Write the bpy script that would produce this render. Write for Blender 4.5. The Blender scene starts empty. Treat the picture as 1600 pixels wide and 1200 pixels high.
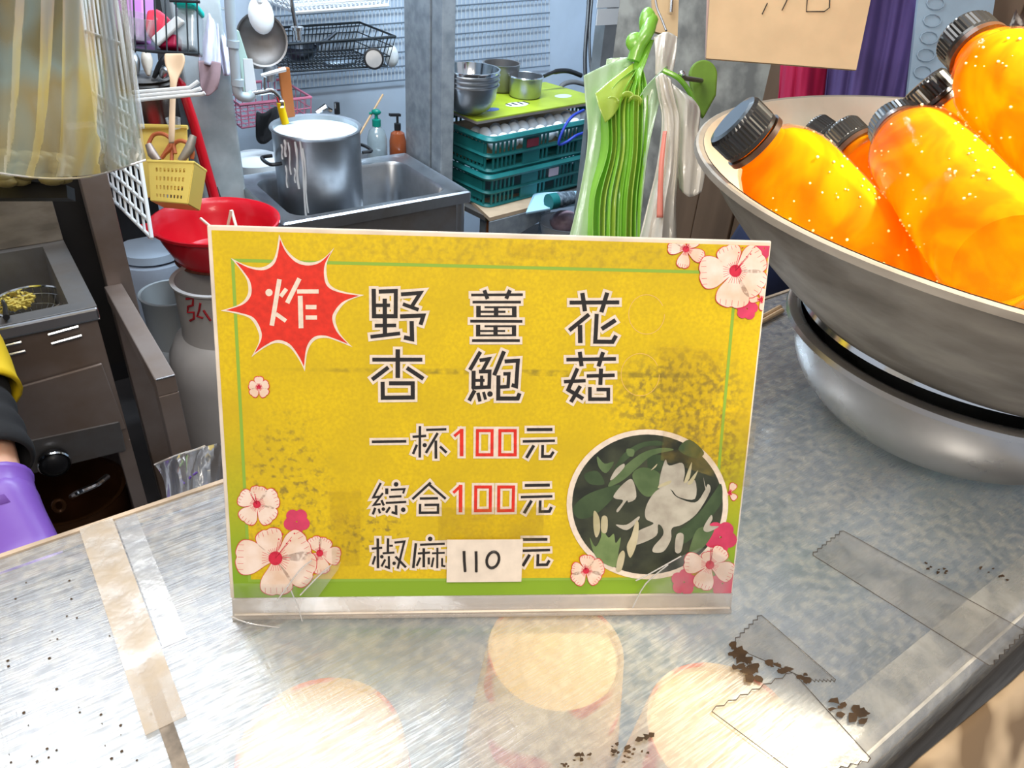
import bpy, bmesh, math, random
from mathutils import Vector, Matrix, noise
rnd = random.Random(7)
PI = math.pi
SC = bpy.context.scene
COL = SC.collection

# ---------------------------------------------------------------- camera
CAMZ = 1.40
FPX = 1190.0
XW = Vector((0.9971298726277666, 0.0420270749891446, 0.0629741381933169))     # image right in world
DW = Vector((0.0757100859281893, -0.5535121431903641, -0.8293927237608707))   # image down in world
FW = Vector((0.0, 0.8317800384168081, -0.5551053662966458))                   # view direction
cam_d = bpy.data.cameras.new('camera'); cam = bpy.data.objects.new('camera', cam_d); COL.objects.link(cam)
cam_d.sensor_fit = 'HORIZONTAL'; cam_d.sensor_width = 36.0; cam_d.lens = 36.0 * FPX / 1600.0
cam_d.clip_start = 0.02; cam_d.clip_end = 60
m = Matrix((XW, -DW, -FW)).transposed().to_4x4(); m.translation = Vector((0, 0, CAMZ))
cam.matrix_world = m
SC.camera = cam
SC.view_settings.view_transform = 'Standard'; SC.view_settings.look = 'None'
SC.view_settings.gamma = 1; SC.view_settings.use_curve_mapping = False
SC.view_settings.exposure = 0.42
# ---------------------------------------------------------------- world and lights
w = bpy.data.worlds.new('world'); SC.world = w; w.use_nodes = True
w.node_tree.nodes['Background'].inputs[0].default_value = (0.78, 0.84, 0.95, 1)
w.node_tree.nodes['Background'].inputs[1].default_value = 0.42

TH = math.radians(37.4)
UU = Vector((math.cos(TH), math.sin(TH), 0)); VV = Vector((-math.sin(TH), math.cos(TH), 0)); ZZ = Vector((0, 0, 1))
def K(u, v, z): return UU * u + VV * v + ZZ * z
def light(name, kind, loc, target, power, color, size=0.3, size_y=None, spot=None, blend=0.5):
    d = bpy.data.lights.new(name, kind); d.energy = power; d.color = color
    if kind == 'AREA':
        d.size = size
        if size_y: d.shape = 'RECTANGLE'; d.size_y = size_y
    else: d.shadow_soft_size = size
    if spot: d.spot_size = spot; d.spot_blend = blend
    o = bpy.data.objects.new(name, d); COL.objects.link(o); o.location = loc
    o.rotation_euler = (Vector(target) - Vector(loc)).to_track_quat('-Z', 'Y').to_euler()
    return o
light('kitchen_tube_light', 'AREA', K(1.25, 1.75, 2.15), K(1.3, 2.2, 0.6), 42, (0.70, 0.86, 1.0), 1.2, 0.25)
light('kitchen_side_light', 'AREA', K(0.2, 1.2, 2.3), K(0.3, 1.6, 0.5), 12, (0.92, 0.94, 0.95), 1.1, 0.7)
light('warm_stall_lamp', 'SPOT', (0.47, 0.50, 1.66), (0.34, 0.52, 1.2), 60, (1.0, 0.88, 0.66), 0.03, spot=math.radians(60), blend=0.9)
light('front_lamp', 'AREA', (0.15, -0.30, 2.1), (0.30, 0.55, 1.0), 10.5, (1.0, 0.90, 0.76), 0.7, 0.5)
light('stall_lamp', 'POINT', (-0.55, 0.1, 1.9), (0, 0, 0), 3.0, (1.0, 0.82, 0.55), 0.05)

# ---------------------------------------------------------------- helpers
def ray(px, py): return XW * ((px - 800) / FPX) + DW * ((py - 600) / FPX) + FW
def at_z(px, py, z): r = ray(px, py); return r * ((z - CAMZ) / r.z) + Vector((0, 0, CAMZ))
def at_D(px, py, D): return ray(px, py) * D + Vector((0, 0, CAMZ))
def at_v(px, py, v): r = ray(px, py); return r * (v / r.dot(VV)) + Vector((0, 0, CAMZ))
def at_u(px, py, u): r = ray(px, py); return r * (u / r.dot(UU)) + Vector((0, 0, CAMZ))
def uv(p): return p.dot(UU), p.dot(VV), p.z

def tag(o, label=None, cat=None, group=None, kind=None):
    if label: o['label'] = label
    if cat: o['category'] = cat
    if group: o['group'] = group
    if kind: o['kind'] = kind
    return o
def thing(name, label, cat, loc=(0, 0, 0), rotz=TH, group=None):
    o = bpy.data.objects.new(name, None); o.empty_display_size = 0.02; COL.objects.link(o)
    o.location = loc; o.rotation_euler = (0, 0, rotz)
    o['_m'] = 0; del o['_m']
    return tag(o, label, cat, group)
def wmat(o):
    mm = Matrix.LocRotScale(o.location, o.rotation_euler, o.scale)
    return wmat(o.parent) @ mm if o.parent else mm

class MB:
    """collects geometry in world coordinates; build() makes one mesh object, local to its parent"""
    def __init__(s): s.v = []; s.f = []
    def add(s, vs, fs):
        n = len(s.v); s.v += [Vector(p) for p in vs]; s.f += [tuple(i + n for i in f) for f in fs]; return s
    def box(s, c, size, ax=(UU, VV, ZZ)):
        c = Vector(c); h = [x / 2 for x in size]; vs = []
        for k in (-1, 1):
            for j in (-1, 1):
                for i in (-1, 1): vs.append(c + ax[0] * (i * h[0]) + ax[1] * (j * h[1]) + ax[2] * (k * h[2]))
        return s.add(vs, [(0, 2, 3, 1), (4, 5, 7, 6), (0, 1, 5, 4), (2, 6, 7, 3), (0, 4, 6, 2), (1, 3, 7, 5)])
    def kbox(s, u0, u1, v0, v1, z0, z1):
        return s.box(K((u0 + u1) / 2, (v0 + v1) / 2, (z0 + z1) / 2), (abs(u1 - u0), abs(v1 - v0), abs(z1 - z0)))
    def tube(s, pts, r, n=8, cap=True, closed=False):
        pts = [Vector(p) for p in pts]; N = len(pts)
        rs = r if isinstance(r, (list, tuple)) else [r] * N
        vs = []; prev = None
        for i, p in enumerate(pts):
            if closed: t = pts[(i + 1) % N] - pts[i - 1]
            else: t = pts[min(i + 1, N - 1)] - pts[max(i - 1, 0)]
            t.normalize()
            if prev is None:
                a = t.orthogonal().normalized()
            else:
                a = prev - t * prev.dot(t)
                a = a.normalized() if a.length > 1e-6 else t.orthogonal().normalized()
            prev = a; b = t.cross(a)
            for k in range(n):
                an = 2 * PI * k / n; vs.append(p + (a * math.cos(an) + b * math.sin(an)) * rs[i])
        fs = []
        for i in range(N if closed else N - 1):
            j = (i + 1) % N
            for k in range(n):
                k2 = (k + 1) % n; fs.append((i * n + k, i * n + k2, j * n + k2, j * n + k))
        if cap and not closed: fs += [tuple(range(n))[::-1], tuple((N - 1) * n + k for k in range(n))]
        return s.add(vs, fs)
    def lathe(s, c, prof, n=48, ax=ZZ, jit=0):
        """prof: list of (radius, height) from c along ax; open profile"""
        c = Vector(c); ax = Vector(ax).normalized(); a = ax.orthogonal().normalized() if abs(ax.z) < .999 else Vector((1, 0, 0)); b = ax.cross(a)
        vs = []
        for (r, h) in prof:
            for k in range(n):
                an = 2 * PI * k / n; vs.append(c + ax * h + (a * math.cos(an) + b * math.sin(an)) * max(r, 1e-5))
        fs = []
        for i in range(len(prof) - 1):
            for k in range(n):
                k2 = (k + 1) % n; fs.append((i * n + k, i * n + k2, (i + 1) * n + k2, (i + 1) * n + k))
        return s.add(vs, fs)
    def prism(s, poly, nrm, t):
        poly = [Vector(p) for p in poly]; nrm = Vector(nrm).normalized(); n = len(poly)
        vs = [p - nrm * t / 2 for p in poly] + [p + nrm * t / 2 for p in poly]
        fs = [tuple(range(n))[::-1], tuple(range(n, 2 * n))] + [(i, (i + 1) % n, n + (i + 1) % n, n + i) for i in range(n)]
        return s.add(vs, fs)
    def grid(s, rows, thick=0.0):
        R = len(rows); C = len(rows[0]); vs = [Vector(p) for r in rows for p in r]
        fs = [(i * C + j, i * C + j + 1, (i + 1) * C + j + 1, (i + 1) * C + j) for i in range(R - 1) for j in range(C - 1)]
        return s.add(vs, fs)
    def sphere(s, c, r, n=12, m=8, sq=(1, 1, 1), ax=(Vector((1, 0, 0)), Vector((0, 1, 0)), ZZ)):
        c = Vector(c); vs = []
        for i in range(m + 1):
            th = PI * i / m
            for k in range(n):
                ph = 2 * PI * k / n
                vs.append(c + ax[0] * (max(math.sin(th), 1e-4) * math.cos(ph) * r * sq[0]) + ax[1] * (max(math.sin(th), 1e-4) * math.sin(ph) * r * sq[1]) + ax[2] * (math.cos(th) * r * sq[2]))
        fs = [(i * n + k, i * n + (k + 1) % n, (i + 1) * n + (k + 1) % n, (i + 1) * n + k) for i in range(m) for k in range(n)]
        return s.add(vs, fs)
    def build(s, name, mat, parent=None, smooth=False, label=None, mods=None, local=False):
        me = bpy.data.meshes.new(name)
        if parent is not None and not local:
            inv = wmat(parent).inverted(); vs = [inv @ p for p in s.v]
        else: vs = s.v
        me.from_pydata([tuple(p) for p in vs], [], s.f)
        bm = bmesh.new(); bm.from_mesh(me); bmesh.ops.recalc_face_normals(bm, faces=bm.faces); bm.to_mesh(me); bm.free()
        o = bpy.data.objects.new(name, me); COL.objects.link(o)
        if parent is not None: o.parent = parent
        if isinstance(mat, bpy.types.Material): me.materials.append(mat)
        if smooth:
            for p in me.polygons: p.use_smooth = True
            if smooth != 'all':
                try: me.set_sharp_from_angle(angle=math.radians(42))
                except Exception: pass
        for k, a in (mods or []):
            md = o.modifiers.new(k, k)
            for kk, vv in a.items(): setattr(md, kk, vv)
        if label: o['label'] = label
        return o
def bevel(w=0.002, seg=2): return ('BEVEL', dict(width=w, segments=seg, limit_method='ANGLE'))
def solid(t=0.001): return ('SOLIDIFY', dict(thickness=t, offset=0))
def subd(n=1): return ('SUBSURF', dict(levels=n, render_levels=n))
def copy_tree(o, parent=None):
    c = o.copy(); COL.objects.link(c); c.parent = parent
    for ch in [x for x in bpy.data.objects if x.parent == o]: copy_tree(ch, c)
    return c
def spline(pts, n=6, closed=False):
    P = [Vector(p) for p in pts]; N = len(P); out = []
    rng = range(N) if closed else range(N - 1)
    for i in rng:
        p0 = P[(i - 1) % N] if closed else P[max(i - 1, 0)]; p1 = P[i]; p2 = P[(i + 1) % N]; p3 = P[(i + 2) % N] if closed else P[min(i + 2, N - 1)]
        for k in range(n):
            t = k / n
            out.append(.5 * ((2 * p1) + (p2 - p0) * t + (2 * p0 - 5 * p1 + 4 * p2 - p3) * t * t + (3 * p1 - p0 - 3 * p2 + p3) * t ** 3))
    if not closed: out.append(P[-1])
    return out

# ---------------------------------------------------------------- materials
def nodes(name):
    mt = bpy.data.materials.new(name); mt.use_nodes = True; nt = mt.node_tree
    return mt, nt, nt.nodes['Principled BSDF'], nt.nodes['Material Output']
def mat(name, col, rough=0.5, metal=0.0, var=0.0, scale=20.0, col2=None, bump=0.0, trans=0.0, alpha=1.0, coat=0.0, sss=0.0, detail=5, ramp=(0.35, 0.65), ior=1.45, stretch=None, rvar=0.0):
    mt, nt, b, out = nodes(name); L = nt.links.new
    b.inputs['Base Color'].default_value = (*col, 1); b.inputs['Roughness'].default_value = rough; b.inputs['Metallic'].default_value = metal
    b.inputs['Transmission Weight'].default_value = trans; b.inputs['Alpha'].default_value = alpha; b.inputs['Coat Weight'].default_value = coat
    b.inputs['IOR'].default_value = ior
    if sss: b.inputs['Subsurface Weight'].default_value = sss; b.inputs['Subsurface Scale'].default_value = 0.01
    if var or bump or rvar:
        tc = nt.nodes.new('ShaderNodeTexCoord'); mp = nt.nodes.new('ShaderNodeMapping'); L(tc.outputs['Object'], mp.inputs['Vector'])
        if stretch: mp.inputs['Scale'].default_value = stretch
        nz = nt.nodes.new('ShaderNodeTexNoise'); nz.inputs['Scale'].default_value = scale; nz.inputs['Detail'].default_value = detail
        L(mp.outputs[0], nz.inputs['Vector'])
        rp = nt.nodes.new('ShaderNodeMapRange'); rp.inputs[1].default_value = ramp[0]; rp.inputs[2].default_value = ramp[1]; L(nz.outputs['Fac'], rp.inputs[0])
        if var:
            mx = nt.nodes.new('ShaderNodeMix'); mx.data_type = 'RGBA'
            c2 = col2 or tuple(c * (1 - var) for c in col)
            mx.inputs[6].default_value = (*col, 1); mx.inputs[7].default_value = (*c2, 1); L(rp.outputs[0], mx.inputs[0]); L(mx.outputs[2], b.inputs['Base Color'])
        if rvar:
            rr = nt.nodes.new('ShaderNodeMapRange'); rr.inputs[3].default_value = rough; rr.inputs[4].default_value = min(1, rough + rvar); L(rp.outputs[0], rr.inputs[0]); L(rr.outputs[0], b.inputs['Roughness'])
        if bump:
            bp = nt.nodes.new('ShaderNodeBump'); bp.inputs['Strength'].default_value = bump; bp.inputs['Distance'].default_value = 0.002
            L(nz.outputs['Fac'], bp.inputs['Height']); L(bp.outputs[0], b.inputs['Normal'])
    return mt
def film(name, col, opac=0.25, rough=0.1, gloss=0.2, bump=0.0, scale=20, gcol=(1, 1, 1), trans_col=(1, 1, 1), translucent=0.0, ovar=0.0):
    """thin plastic: transparent + diffuse/translucent + glossy"""
    mt = bpy.data.materials.new(name); mt.use_nodes = True; nt = mt.node_tree; nt.nodes.clear(); L = nt.links.new; N = nt.nodes.new
    out = N('ShaderNodeOutputMaterial'); tr = N('ShaderNodeBsdfTransparent'); tr.inputs[0].default_value = (*trans_col, 1)
    df = N('ShaderNodeBsdfDiffuse'); df.inputs[0].default_value = (*col, 1); gl = N('ShaderNodeBsdfGlossy'); gl.inputs['Roughness'].default_value = rough; gl.inputs[0].default_value = (*gcol, 1)
    m1 = N('ShaderNodeMixShader'); m1.inputs[0].default_value = opac; L(tr.outputs[0], m1.inputs[1])
    if translucent:
        tl = N('ShaderNodeBsdfTranslucent'); tl.inputs[0].default_value = (*col, 1); mm = N('ShaderNodeMixShader'); mm.inputs[0].default_value = translucent
        L(df.outputs[0], mm.inputs[1]); L(tl.outputs[0], mm.inputs[2]); L(mm.outputs[0], m1.inputs[2])
    else: L(df.outputs[0], m1.inputs[2])
    lw = N('ShaderNodeLayerWeight'); lw.inputs[0].default_value = 0.35; ma = N('ShaderNodeMath'); ma.operation = 'MULTIPLY_ADD'; ma.inputs[1].default_value = 0.5; ma.inputs[2].default_value = gloss; ma.use_clamp = True
    L(lw.outputs['Fresnel'], ma.inputs[0]); m2 = N('ShaderNodeMixShader'); L(ma.outputs[0], m2.inputs[0]); L(m1.outputs[0], m2.inputs[1]); L(gl.outputs[0], m2.inputs[2]); L(m2.outputs[0], out.inputs[0])
    if bump or ovar:
        tc = N('ShaderNodeTexCoord'); nz = N('ShaderNodeTexNoise'); nz.inputs['Scale'].default_value = scale; nz.inputs['Detail'].default_value = 5; L(tc.outputs['Object'], nz.inputs[0])
        if bump:
            bp = N('ShaderNodeBump'); bp.inputs['Strength'].default_value = bump; bp.inputs['Distance'].default_value = 0.004; L(nz.outputs[0], bp.inputs['Height'])
            L(bp.outputs[0], gl.inputs['Normal']); L(bp.outputs[0], df.inputs['Normal'])
        if ovar:
            mr = N('ShaderNodeMapRange'); mr.inputs[1].default_value = .35; mr.inputs[2].default_value = .7; mr.inputs[3].default_value = max(0, opac - ovar); mr.inputs[4].default_value = min(1, opac + ovar)
            L(nz.outputs[0], mr.inputs[0]); L(mr.outputs[0], m1.inputs[0])
    return mt
M = {}
M['steel'] = mat('brushed_steel', (0.55, 0.57, 0.60), 0.28, 1.0, 0.35, 9, bump=0.05, rvar=0.2)
M['steel_dark'] = mat('dull_steel', (0.34, 0.34, 0.35), 0.42, 0.9, 0.35, 8, col2=(0.24, 0.21, 0.19), rvar=0.2)
M['steel_brown'] = mat('greasy_steel', (0.42, 0.36, 0.34), 0.42, 0.6, 0.5, 5, col2=(0.27, 0.20, 0.16), rvar=0.2)
M['alu'] = mat('worn_aluminium', (0.42, 0.365, 0.30), 0.5, 0.55, 0.4, 14, col2=(0.25, 0.215, 0.175), bump=0.25, rvar=0.25, stretch=(1, 1, 2.5))
M['alu_in'] = mat('worn_aluminium_lit_inside', (0.72, 0.66, 0.55), 0.45, 0.5, 0.3, 9, col2=(0.55, 0.48, 0.37), bump=0.1)  # brighter cream than the outside; warm lamp spill is in the colour
M['basin_steel'] = mat('satin_steel_basin', (0.60, 0.58, 0.56), 0.24, 0.95, 0.35, 7, col2=(0.38, 0.36, 0.35), rvar=0.2)
M['chrome'] = mat('bright_chrome', (0.8, 0.82, 0.84), 0.12, 1.0)
M['black'] = mat('black_plastic', (0.012, 0.012, 0.014), 0.35)
M['blackwire'] = mat('black_wire', (0.02, 0.025, 0.03), 0.4, 0.2)
M['whitewire'] = mat('white_coated_wire', (0.80, 0.82, 0.84), 0.35)
M['greywire'] = mat('grey_wire', (0.22, 0.27, 0.33), 0.4, 0.4)
M['pinkwire'] = mat('rusty_pink_wire', (0.45, 0.13, 0.20), 0.5)
M['wall'] = mat('painted_wall', (0.60, 0.70, 0.82), 0.55, var=0.15, scale=4)
M['floor'] = mat('dark_floor', (0.045, 0.04, 0.04), 0.6, var=0.4, scale=6)
M['concrete'] = mat('mottled_concrete', (0.36, 0.35, 0.31), 0.85, var=0.7, scale=16, col2=(0.17, 0.165, 0.15), bump=0.5, ramp=(0.38, 0.62))
M['concrete_l'] = mat('pale_concrete', (0.56, 0.64, 0.67), 0.85, var=0.4, scale=12, col2=(0.36, 0.43, 0.46), bump=0.4)
M['board'] = mat('brown_board', (0.21, 0.135, 0.085), 0.6, var=0.5, scale=10, bump=0.1, stretch=(1, 1, .15))
M['wood'] = mat('pale_wood', (0.62, 0.40, 0.22), 0.5, var=0.25, scale=18, stretch=(1, 1, .2))
M['wood_o'] = mat('orange_wood', (0.42, 0.13, 0.03), 0.45, var=0.3, scale=14, stretch=(1, 1, .2))
M['plank'] = mat('worn_plywood', (0.50, 0.36, 0.24), 0.6, var=0.4, scale=9)
M['card_brown'] = mat('kraft_cardboard', (0.66, 0.47, 0.27), 0.8, var=0.12, scale=22, bump=0.15)
M['red'] = mat('red_plastic', (0.62, 0.008, 0.02), 0.28, coat=0.3)
M['yellow_b'] = mat('yellow_plastic', (0.78, 0.56, 0.12), 0.35)
M['teal'] = mat('teal_crate_plastic', (0.012, 0.17, 0.17), 0.45, var=0.3, scale=12)
M['egg'] = mat('white_egg', (0.78, 0.84, 0.90), 0.5)
M['gas'] = mat('grey_cylinder_paint', (0.50, 0.48, 0.47), 0.4, 0.1, var=0.2, scale=6)
M['white'] = mat('white_plastic', (0.75, 0.78, 0.80), 0.4)
M['blackcloth'] = mat('black_ribbed_cloth', (0.012, 0.012, 0.014), 0.9, bump=0.3, scale=60)
M['skin'] = mat('skin', (0.72, 0.40, 0.27), 0.5, sss=0.2)
M['glove'] = mat('purple_nitrile', (0.20, 0.085, 0.46), 0.35, bump=0.15, scale=40)
M['apron'] = mat('yellow_apron', (0.85, 0.58, 0.01), 0.6)
M['purple'] = mat('purple_cloth', (0.085, 0.055, 0.20), 0.85, var=0.3, scale=8)
M['redcloth'] = mat('crimson_cloth', (0.42, 0.005, 0.06), 0.8)
M['amber'] = mat('amber_bottle', (0.30, 0.07, 0.02), 0.15, coat=0.6)
M['green_p'] = mat('green_pump', (0.0, 0.22, 0.16), 0.35)
M['yellow_h'] = mat('yellow_hose', (0.80, 0.55, 0.0), 0.35)
M['blue_s'] = mat('blue_strap', (0.02, 0.05, 0.40), 0.45)
M['fries'] = mat('golden_fries', (0.72, 0.55, 0.12), 0.5, var=0.3, scale=60)
M['oil'] = mat('dark_oil', (0.035, 0.03, 0.02), 0.08)
M['water'] = mat('milky_water', (0.66, 0.76, 0.80), 0.15)
M['clear'] = film('clear_plastic', (0.75, 0.77, 0.78), 0.20, 0.12, 0.04, bump=0.2, scale=10)

# ---------------------------------------------------------------- the setting
CZ = 1.027
def struct(o): o['kind'] = 'structure'; return o
struct(MB().kbox(-2.2, 3.4, -0.8, 3.0, -0.03, 0.0).build('floor', M['floor']))
struct(MB().kbox(-1.2, 2.75, 2.75, 2.80, 0.0, 2.3).build('wall_back', M['wall']))
wr = struct(MB().kbox(1.31, 1.36, 0.05, 1.42, 0.0, 2.2).build('wall_right', M['concrete']))
pl = 0.05
for i in range(11):
    b = MB().kbox(1.292 - 0.003 * (i % 2), 1.308, pl, pl + 0.098, 0.0, 2.2 if i < 9 else .99 - .01 * i)
    b.build('plank', M['board'], wr, mods=[bevel(0.002)]); pl += 0.102
struct(MB().kbox(2.70, 2.75, 1.2, 2.75, 0, 2.3).build('wall_side', M['wall']))
# left dark wall behind the fryer
M['dark_metal'] = mat('dark_metal_wall', (0.035, 0.033, 0.033), 0.5, 0.3, 0.4, 6)  # near-black mottled metal
struct(MB().kbox(-1.2, 0.42, 2.30, 2.34, 0.0, 2.2).build('wall_left', M['dark_metal']))

# steel door post and track between the two halves of the kitchen
UP = 1.200; v0, v1, v2, v3 = [uv(at_u(x, 140, UP))[1] for x in (692, 676, 671, 633)]
M['galv'] = mat('galvanised_steel', (0.33, 0.36, 0.39), 0.5, 0.3, 0.35, 30, col2=(0.22, 0.25, 0.28))
t = thing('door_post', 'grey galvanised steel sliding door post standing between sink and egg crates', 'post', K(UP + .02, (v0 + v3) / 2, 0))
MB().kbox(UP, UP + .04, v2, v3, 0, 2.2).build('post_face', M['galv'], t, mods=[bevel(.002)])
MB().kbox(UP - .004, UP + .04, v0, v1, 0, 2.2).build('door_track', M['galv'], t, mods=[bevel(.003)])
MB().kbox(UP + .01, UP + .04, v1, v2, 0, 2.2).build('groove', M['black'], t)

# right metal panel with papers, cable
t = thing('metal_cabinet_side', 'tall grey metal panel with taped papers behind the green bags', 'panel', at_v(960, 300, 1.7) * 1)
pa = uv(at_v(926, 200, 1.7)); pb = uv(at_v(1045, 200, 1.7))
MB().kbox(pa[0], pb[0], 1.70, 1.74, 0, 2.2).build('panel', mat('grey_panel', (0.30, 0.33, 0.35), 0.45, 0.5, 0.35, 10), t)
for (x0, y0, x1, y1) in ((937, -30, 967, 11), (934, 14, 966, 38)):
    a = at_v(x0, y0, 1.697); b2 = at_v(x1, y1, 1.697); ua, ub = uv(a)[0], uv(b2)[0]
    MB().kbox(ua, ub, 1.696, 1.698, b2.z, a.z).build('paper_note', M['white'], t)
e0 = uv(at_v(962, 200, 1.69))[0]; e1 = uv(at_v(974, 200, 1.69))[0]
MB().kbox(e0, e1, 1.68, 1.70, 0, 2.2).build('edge_strip', mat('beige_strip', (0.33, 0.27, 0.22), 0.6), t)
for q, (dx, rr) in enumerate(((0, .006), (7, .004))):
    pts = [at_D(917 + dx + 3 * math.sin(k * .9 + q), -60 + k * 30, 2.25) for k in range(13)]
    tag(MB().tube(spline(pts, 4), rr, 8).build('power_cable', M['black'], None, True), ['thick black cable running down beside the grey metal panel', 'thinner black cable just right of the thick cable by the grey panel'][q], 'cable')

# inner concrete pillar on the left
q = [K(0.50, 2.17, 0), K(0.62, 2.05, 0)]
pc = at_D(345, 200, 2.02)
t = MB().kbox(uv(pc)[0] - .075, uv(pc)[0] + .045, uv(pc)[1] - .0, uv(pc)[1] + .10, 0, 2.2).build('concrete_pillar', M['concrete_l'], mods=[bevel(.008, 3)])
PIL = uv(pc)
tag(t, 'rough pale concrete pillar between red pole and stock pot', 'pillar')

# ---------------------------------------------------------------- counter
VB, VF = 0.443, 0.060
UL, UR = -0.55, 1.28
us = 0.004  # seam
t = thing('serving_counter', 'serving counter with scuffed grey translucent top and taped seam', 'counter', K(.3, .25, 0))
MB().kbox(UL, UR, VB - .012, VB, 0.0, 1.014).build('back_panel', M['steel_brown'], t)
MB().kbox(UL, UR, VF + .004, VF + .014, 0.0, 1.000).build('front_panel', M['alu'], t)
MB().kbox(UL, UR, VF + .014, VB - .012, 0.86, 0.872).build('inner_shelf', mat('grey_shelf', (0.52, 0.57, 0.62), 0.5, 0.1, 0.4, 5, col2=(0.22, 0.30, 0.25)), t)
def cover_mat():
    mt = bpy.data.materials.new('scuffed_translucent_cover'); mt.use_nodes = True; nt = mt.node_tree; nt.nodes.clear(); L = nt.links.new; N = nt.nodes.new
    out = N('ShaderNodeOutputMaterial'); tc = N('ShaderNodeTexCoord')
    def nz(sc, det=6, st=None, dist=0):
        n = N('ShaderNodeTexNoise'); n.inputs['Scale'].default_value = sc; n.inputs['Detail'].default_value = det; n.inputs['Distortion'].default_value = dist
        if st:
            mp = N('ShaderNodeMapping'); mp.inputs['Scale'].default_value = st; mp.inputs['Rotation'].default_value = (0, 0, .5); L(tc.outputs['Object'], mp.inputs[0]); L(mp.outputs[0], n.inputs[0])
        else: L(tc.outputs['Object'], n.inputs[0])
        return n
    def mr(src, a, b, c, d):
        x = N('ShaderNodeMapRange'); x.inputs[1].default_value = a; x.inputs[2].default_value = b; x.inputs[3].default_value = c; x.inputs[4].default_value = d; L(src, x.inputs[0]); return x.outputs[0]
    big = nz(7, 3); fine = nz(160, 6); scr = nz(60, 4, (1, 14, 1), .3); scr2 = nz(45, 4, (12, 1, 1), .3)
    tr = N('ShaderNodeBsdfTransparent'); tr.inputs[0].default_value = (.95, .95, .93, 1)
    df = N('ShaderNodeBsdfDiffuse'); gl = N('ShaderNodeBsdfGlossy'); gl.inputs[0].default_value = (.88, .92, .97, 1)
    mx = N('ShaderNodeMix'); mx.data_type = 'RGBA'; mx.inputs[6].default_value = (.62, .65, .70, 1); mx.inputs[7].default_value = (.80, .76, .68, 1); L(mr(fine.outputs[0], .42, .6, 0, 1), mx.inputs[0]); L(mx.outputs[2], df.inputs[0])
    # scuffs = diffuse film over clear sheet
    op = mr(fine.outputs[0], .30, .70, .17, .36)
    m1 = N('ShaderNodeMixShader'); L(op, m1.inputs[0]); L(tr.outputs[0], m1.inputs[1]); L(df.outputs[0], m1.inputs[2])
    L(mr(scr.outputs[0], .3, .7, .10, .42), gl.inputs['Roughness'])
    m2 = N('ShaderNodeMixShader'); L(mr(big.outputs[0], .35, .65, .13, .27), m2.inputs[0]); L(m1.outputs[0], m2.inputs[1]); L(gl.outputs[0], m2.inputs[2])
    ad = N('ShaderNodeMath'); ad.operation = 'ADD'; L(scr.outputs[0], ad.inputs[0]); L(scr2.outputs[0], ad.inputs[1])
    bp = N('ShaderNodeBump'); bp.inputs['Strength'].default_value = .13; bp.inputs['Distance'].default_value = .0005; L(ad.outputs[0], bp.inputs['Height']); L(bp.outputs[0], gl.inputs['Normal'])
    L(m2.outputs[0], out.inputs[0]); return mt
M['cover'] = cover_mat()
def sweep_u(prof, ua, ub):
    """profile of (v,z) swept along u"""
    return MB().grid([[K(ua, a, b) for a, b in prof], [K(ub, a, b) for a, b in prof]])
bend = [(VF + .014 * (1 - math.sin(k * PI / 16)), CZ - .014 * (1 - math.cos(k * PI / 16))) for k in range(0, 9)]
prof = [(VB, CZ - .006), (VB, CZ), (VF + .10, CZ)] + bend + [(VF, CZ - .05)]
sweep_u(prof, us + .002, UR).build('top_sheet', M['cover'], t, True, label='scuffed translucent grey sheet right of the taped seam')
sweep_u(prof, UL, us - .002).build('top_sheet', M['cover'], t, True, label='scuffed translucent grey sheet left of the taped seam')
M['bendf'] = film('painted_edge_sheen', (.66, .62, .54), .42, .18, .10, bump=.25, scale=50, ovar=.22)  # pale streaked film added to imitate the bright sheen on the bend
sweep_u([(a - .0006, z_ + .0005) for a, z_ in [(VF + .030, CZ)] + bend + [(VF, CZ - .03)]], UL, UR).build('edge_sheen_strip', M['bendf'], t, True, label='added strip of painted streaky sheen on the rounded front edge')
MB().tube([K(UL, VF + .004, CZ - .0035), K(UR, VF + .004, CZ - .0035)], .0011, 6).build('painted_edge_highlight', mat('highlight_cream', (.74, .68, .58), .4, var=.3, scale=60), t, True)  # pale line painted in as a highlight along the bend
M['edge'] = mat('cream_edge', (0.62, 0.47, 0.33), 0.5, var=0.4, scale=30)
MB().kbox(UL, UR, VB - .001, VB + .0025, CZ - .010, CZ + .0012).build('edge_trim', M['edge'], t)
M['tape'] = film('yellowed_tape', (0.60, 0.47, 0.32), 0.45, 0.3, 0.0, bump=.2, scale=60, ovar=.2)
M['tape_c'] = film('clear_tape', (0.62, 0.60, 0.56), 0.12, 0.18, 0.0, bump=.12, scale=60, ovar=.1)
M['grime'] = mat('grime_line', (0.10, 0.075, 0.055), 0.8, var=.5, scale=90)
M['rust'] = mat('peeled_brown_film', (0.085, 0.045, 0.018), 0.75, var=.5, scale=80)
M['seamdirt'] = mat('seam_dirt', (0.33, 0.27, 0.21), 0.6, 0.1, var=.5, scale=120)
MB().kbox(us - .0035, us + .0035, VF + .02, VB, CZ + .0001, CZ + .0016).build('seam_strip', M['seamdirt'], t)
MB().kbox(us - .010, us + .010, VB - .17, VB, CZ + .0017, CZ + .0021).build('tape', M['tape'], t, label='yellowed tape over the seam')
MB().kbox(us + .011, us + .024, VB - .12, VB, CZ + .0004, CZ + .0008).build('tape', M['tape_c'], t, label='short clear tape beside the seam')
def zpoly(pts, z): return [at_z(x, y, z) for x, y in pts]
def jag(p, q, n, amp):
    out = []
    for k in range(n):
        a = p.lerp(q, k / n); d = (q - p).normalized(); s = Vector((-d.y, d.x, 0)); out.append(a + s * (amp if k % 2 else 0))
    return out
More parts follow.
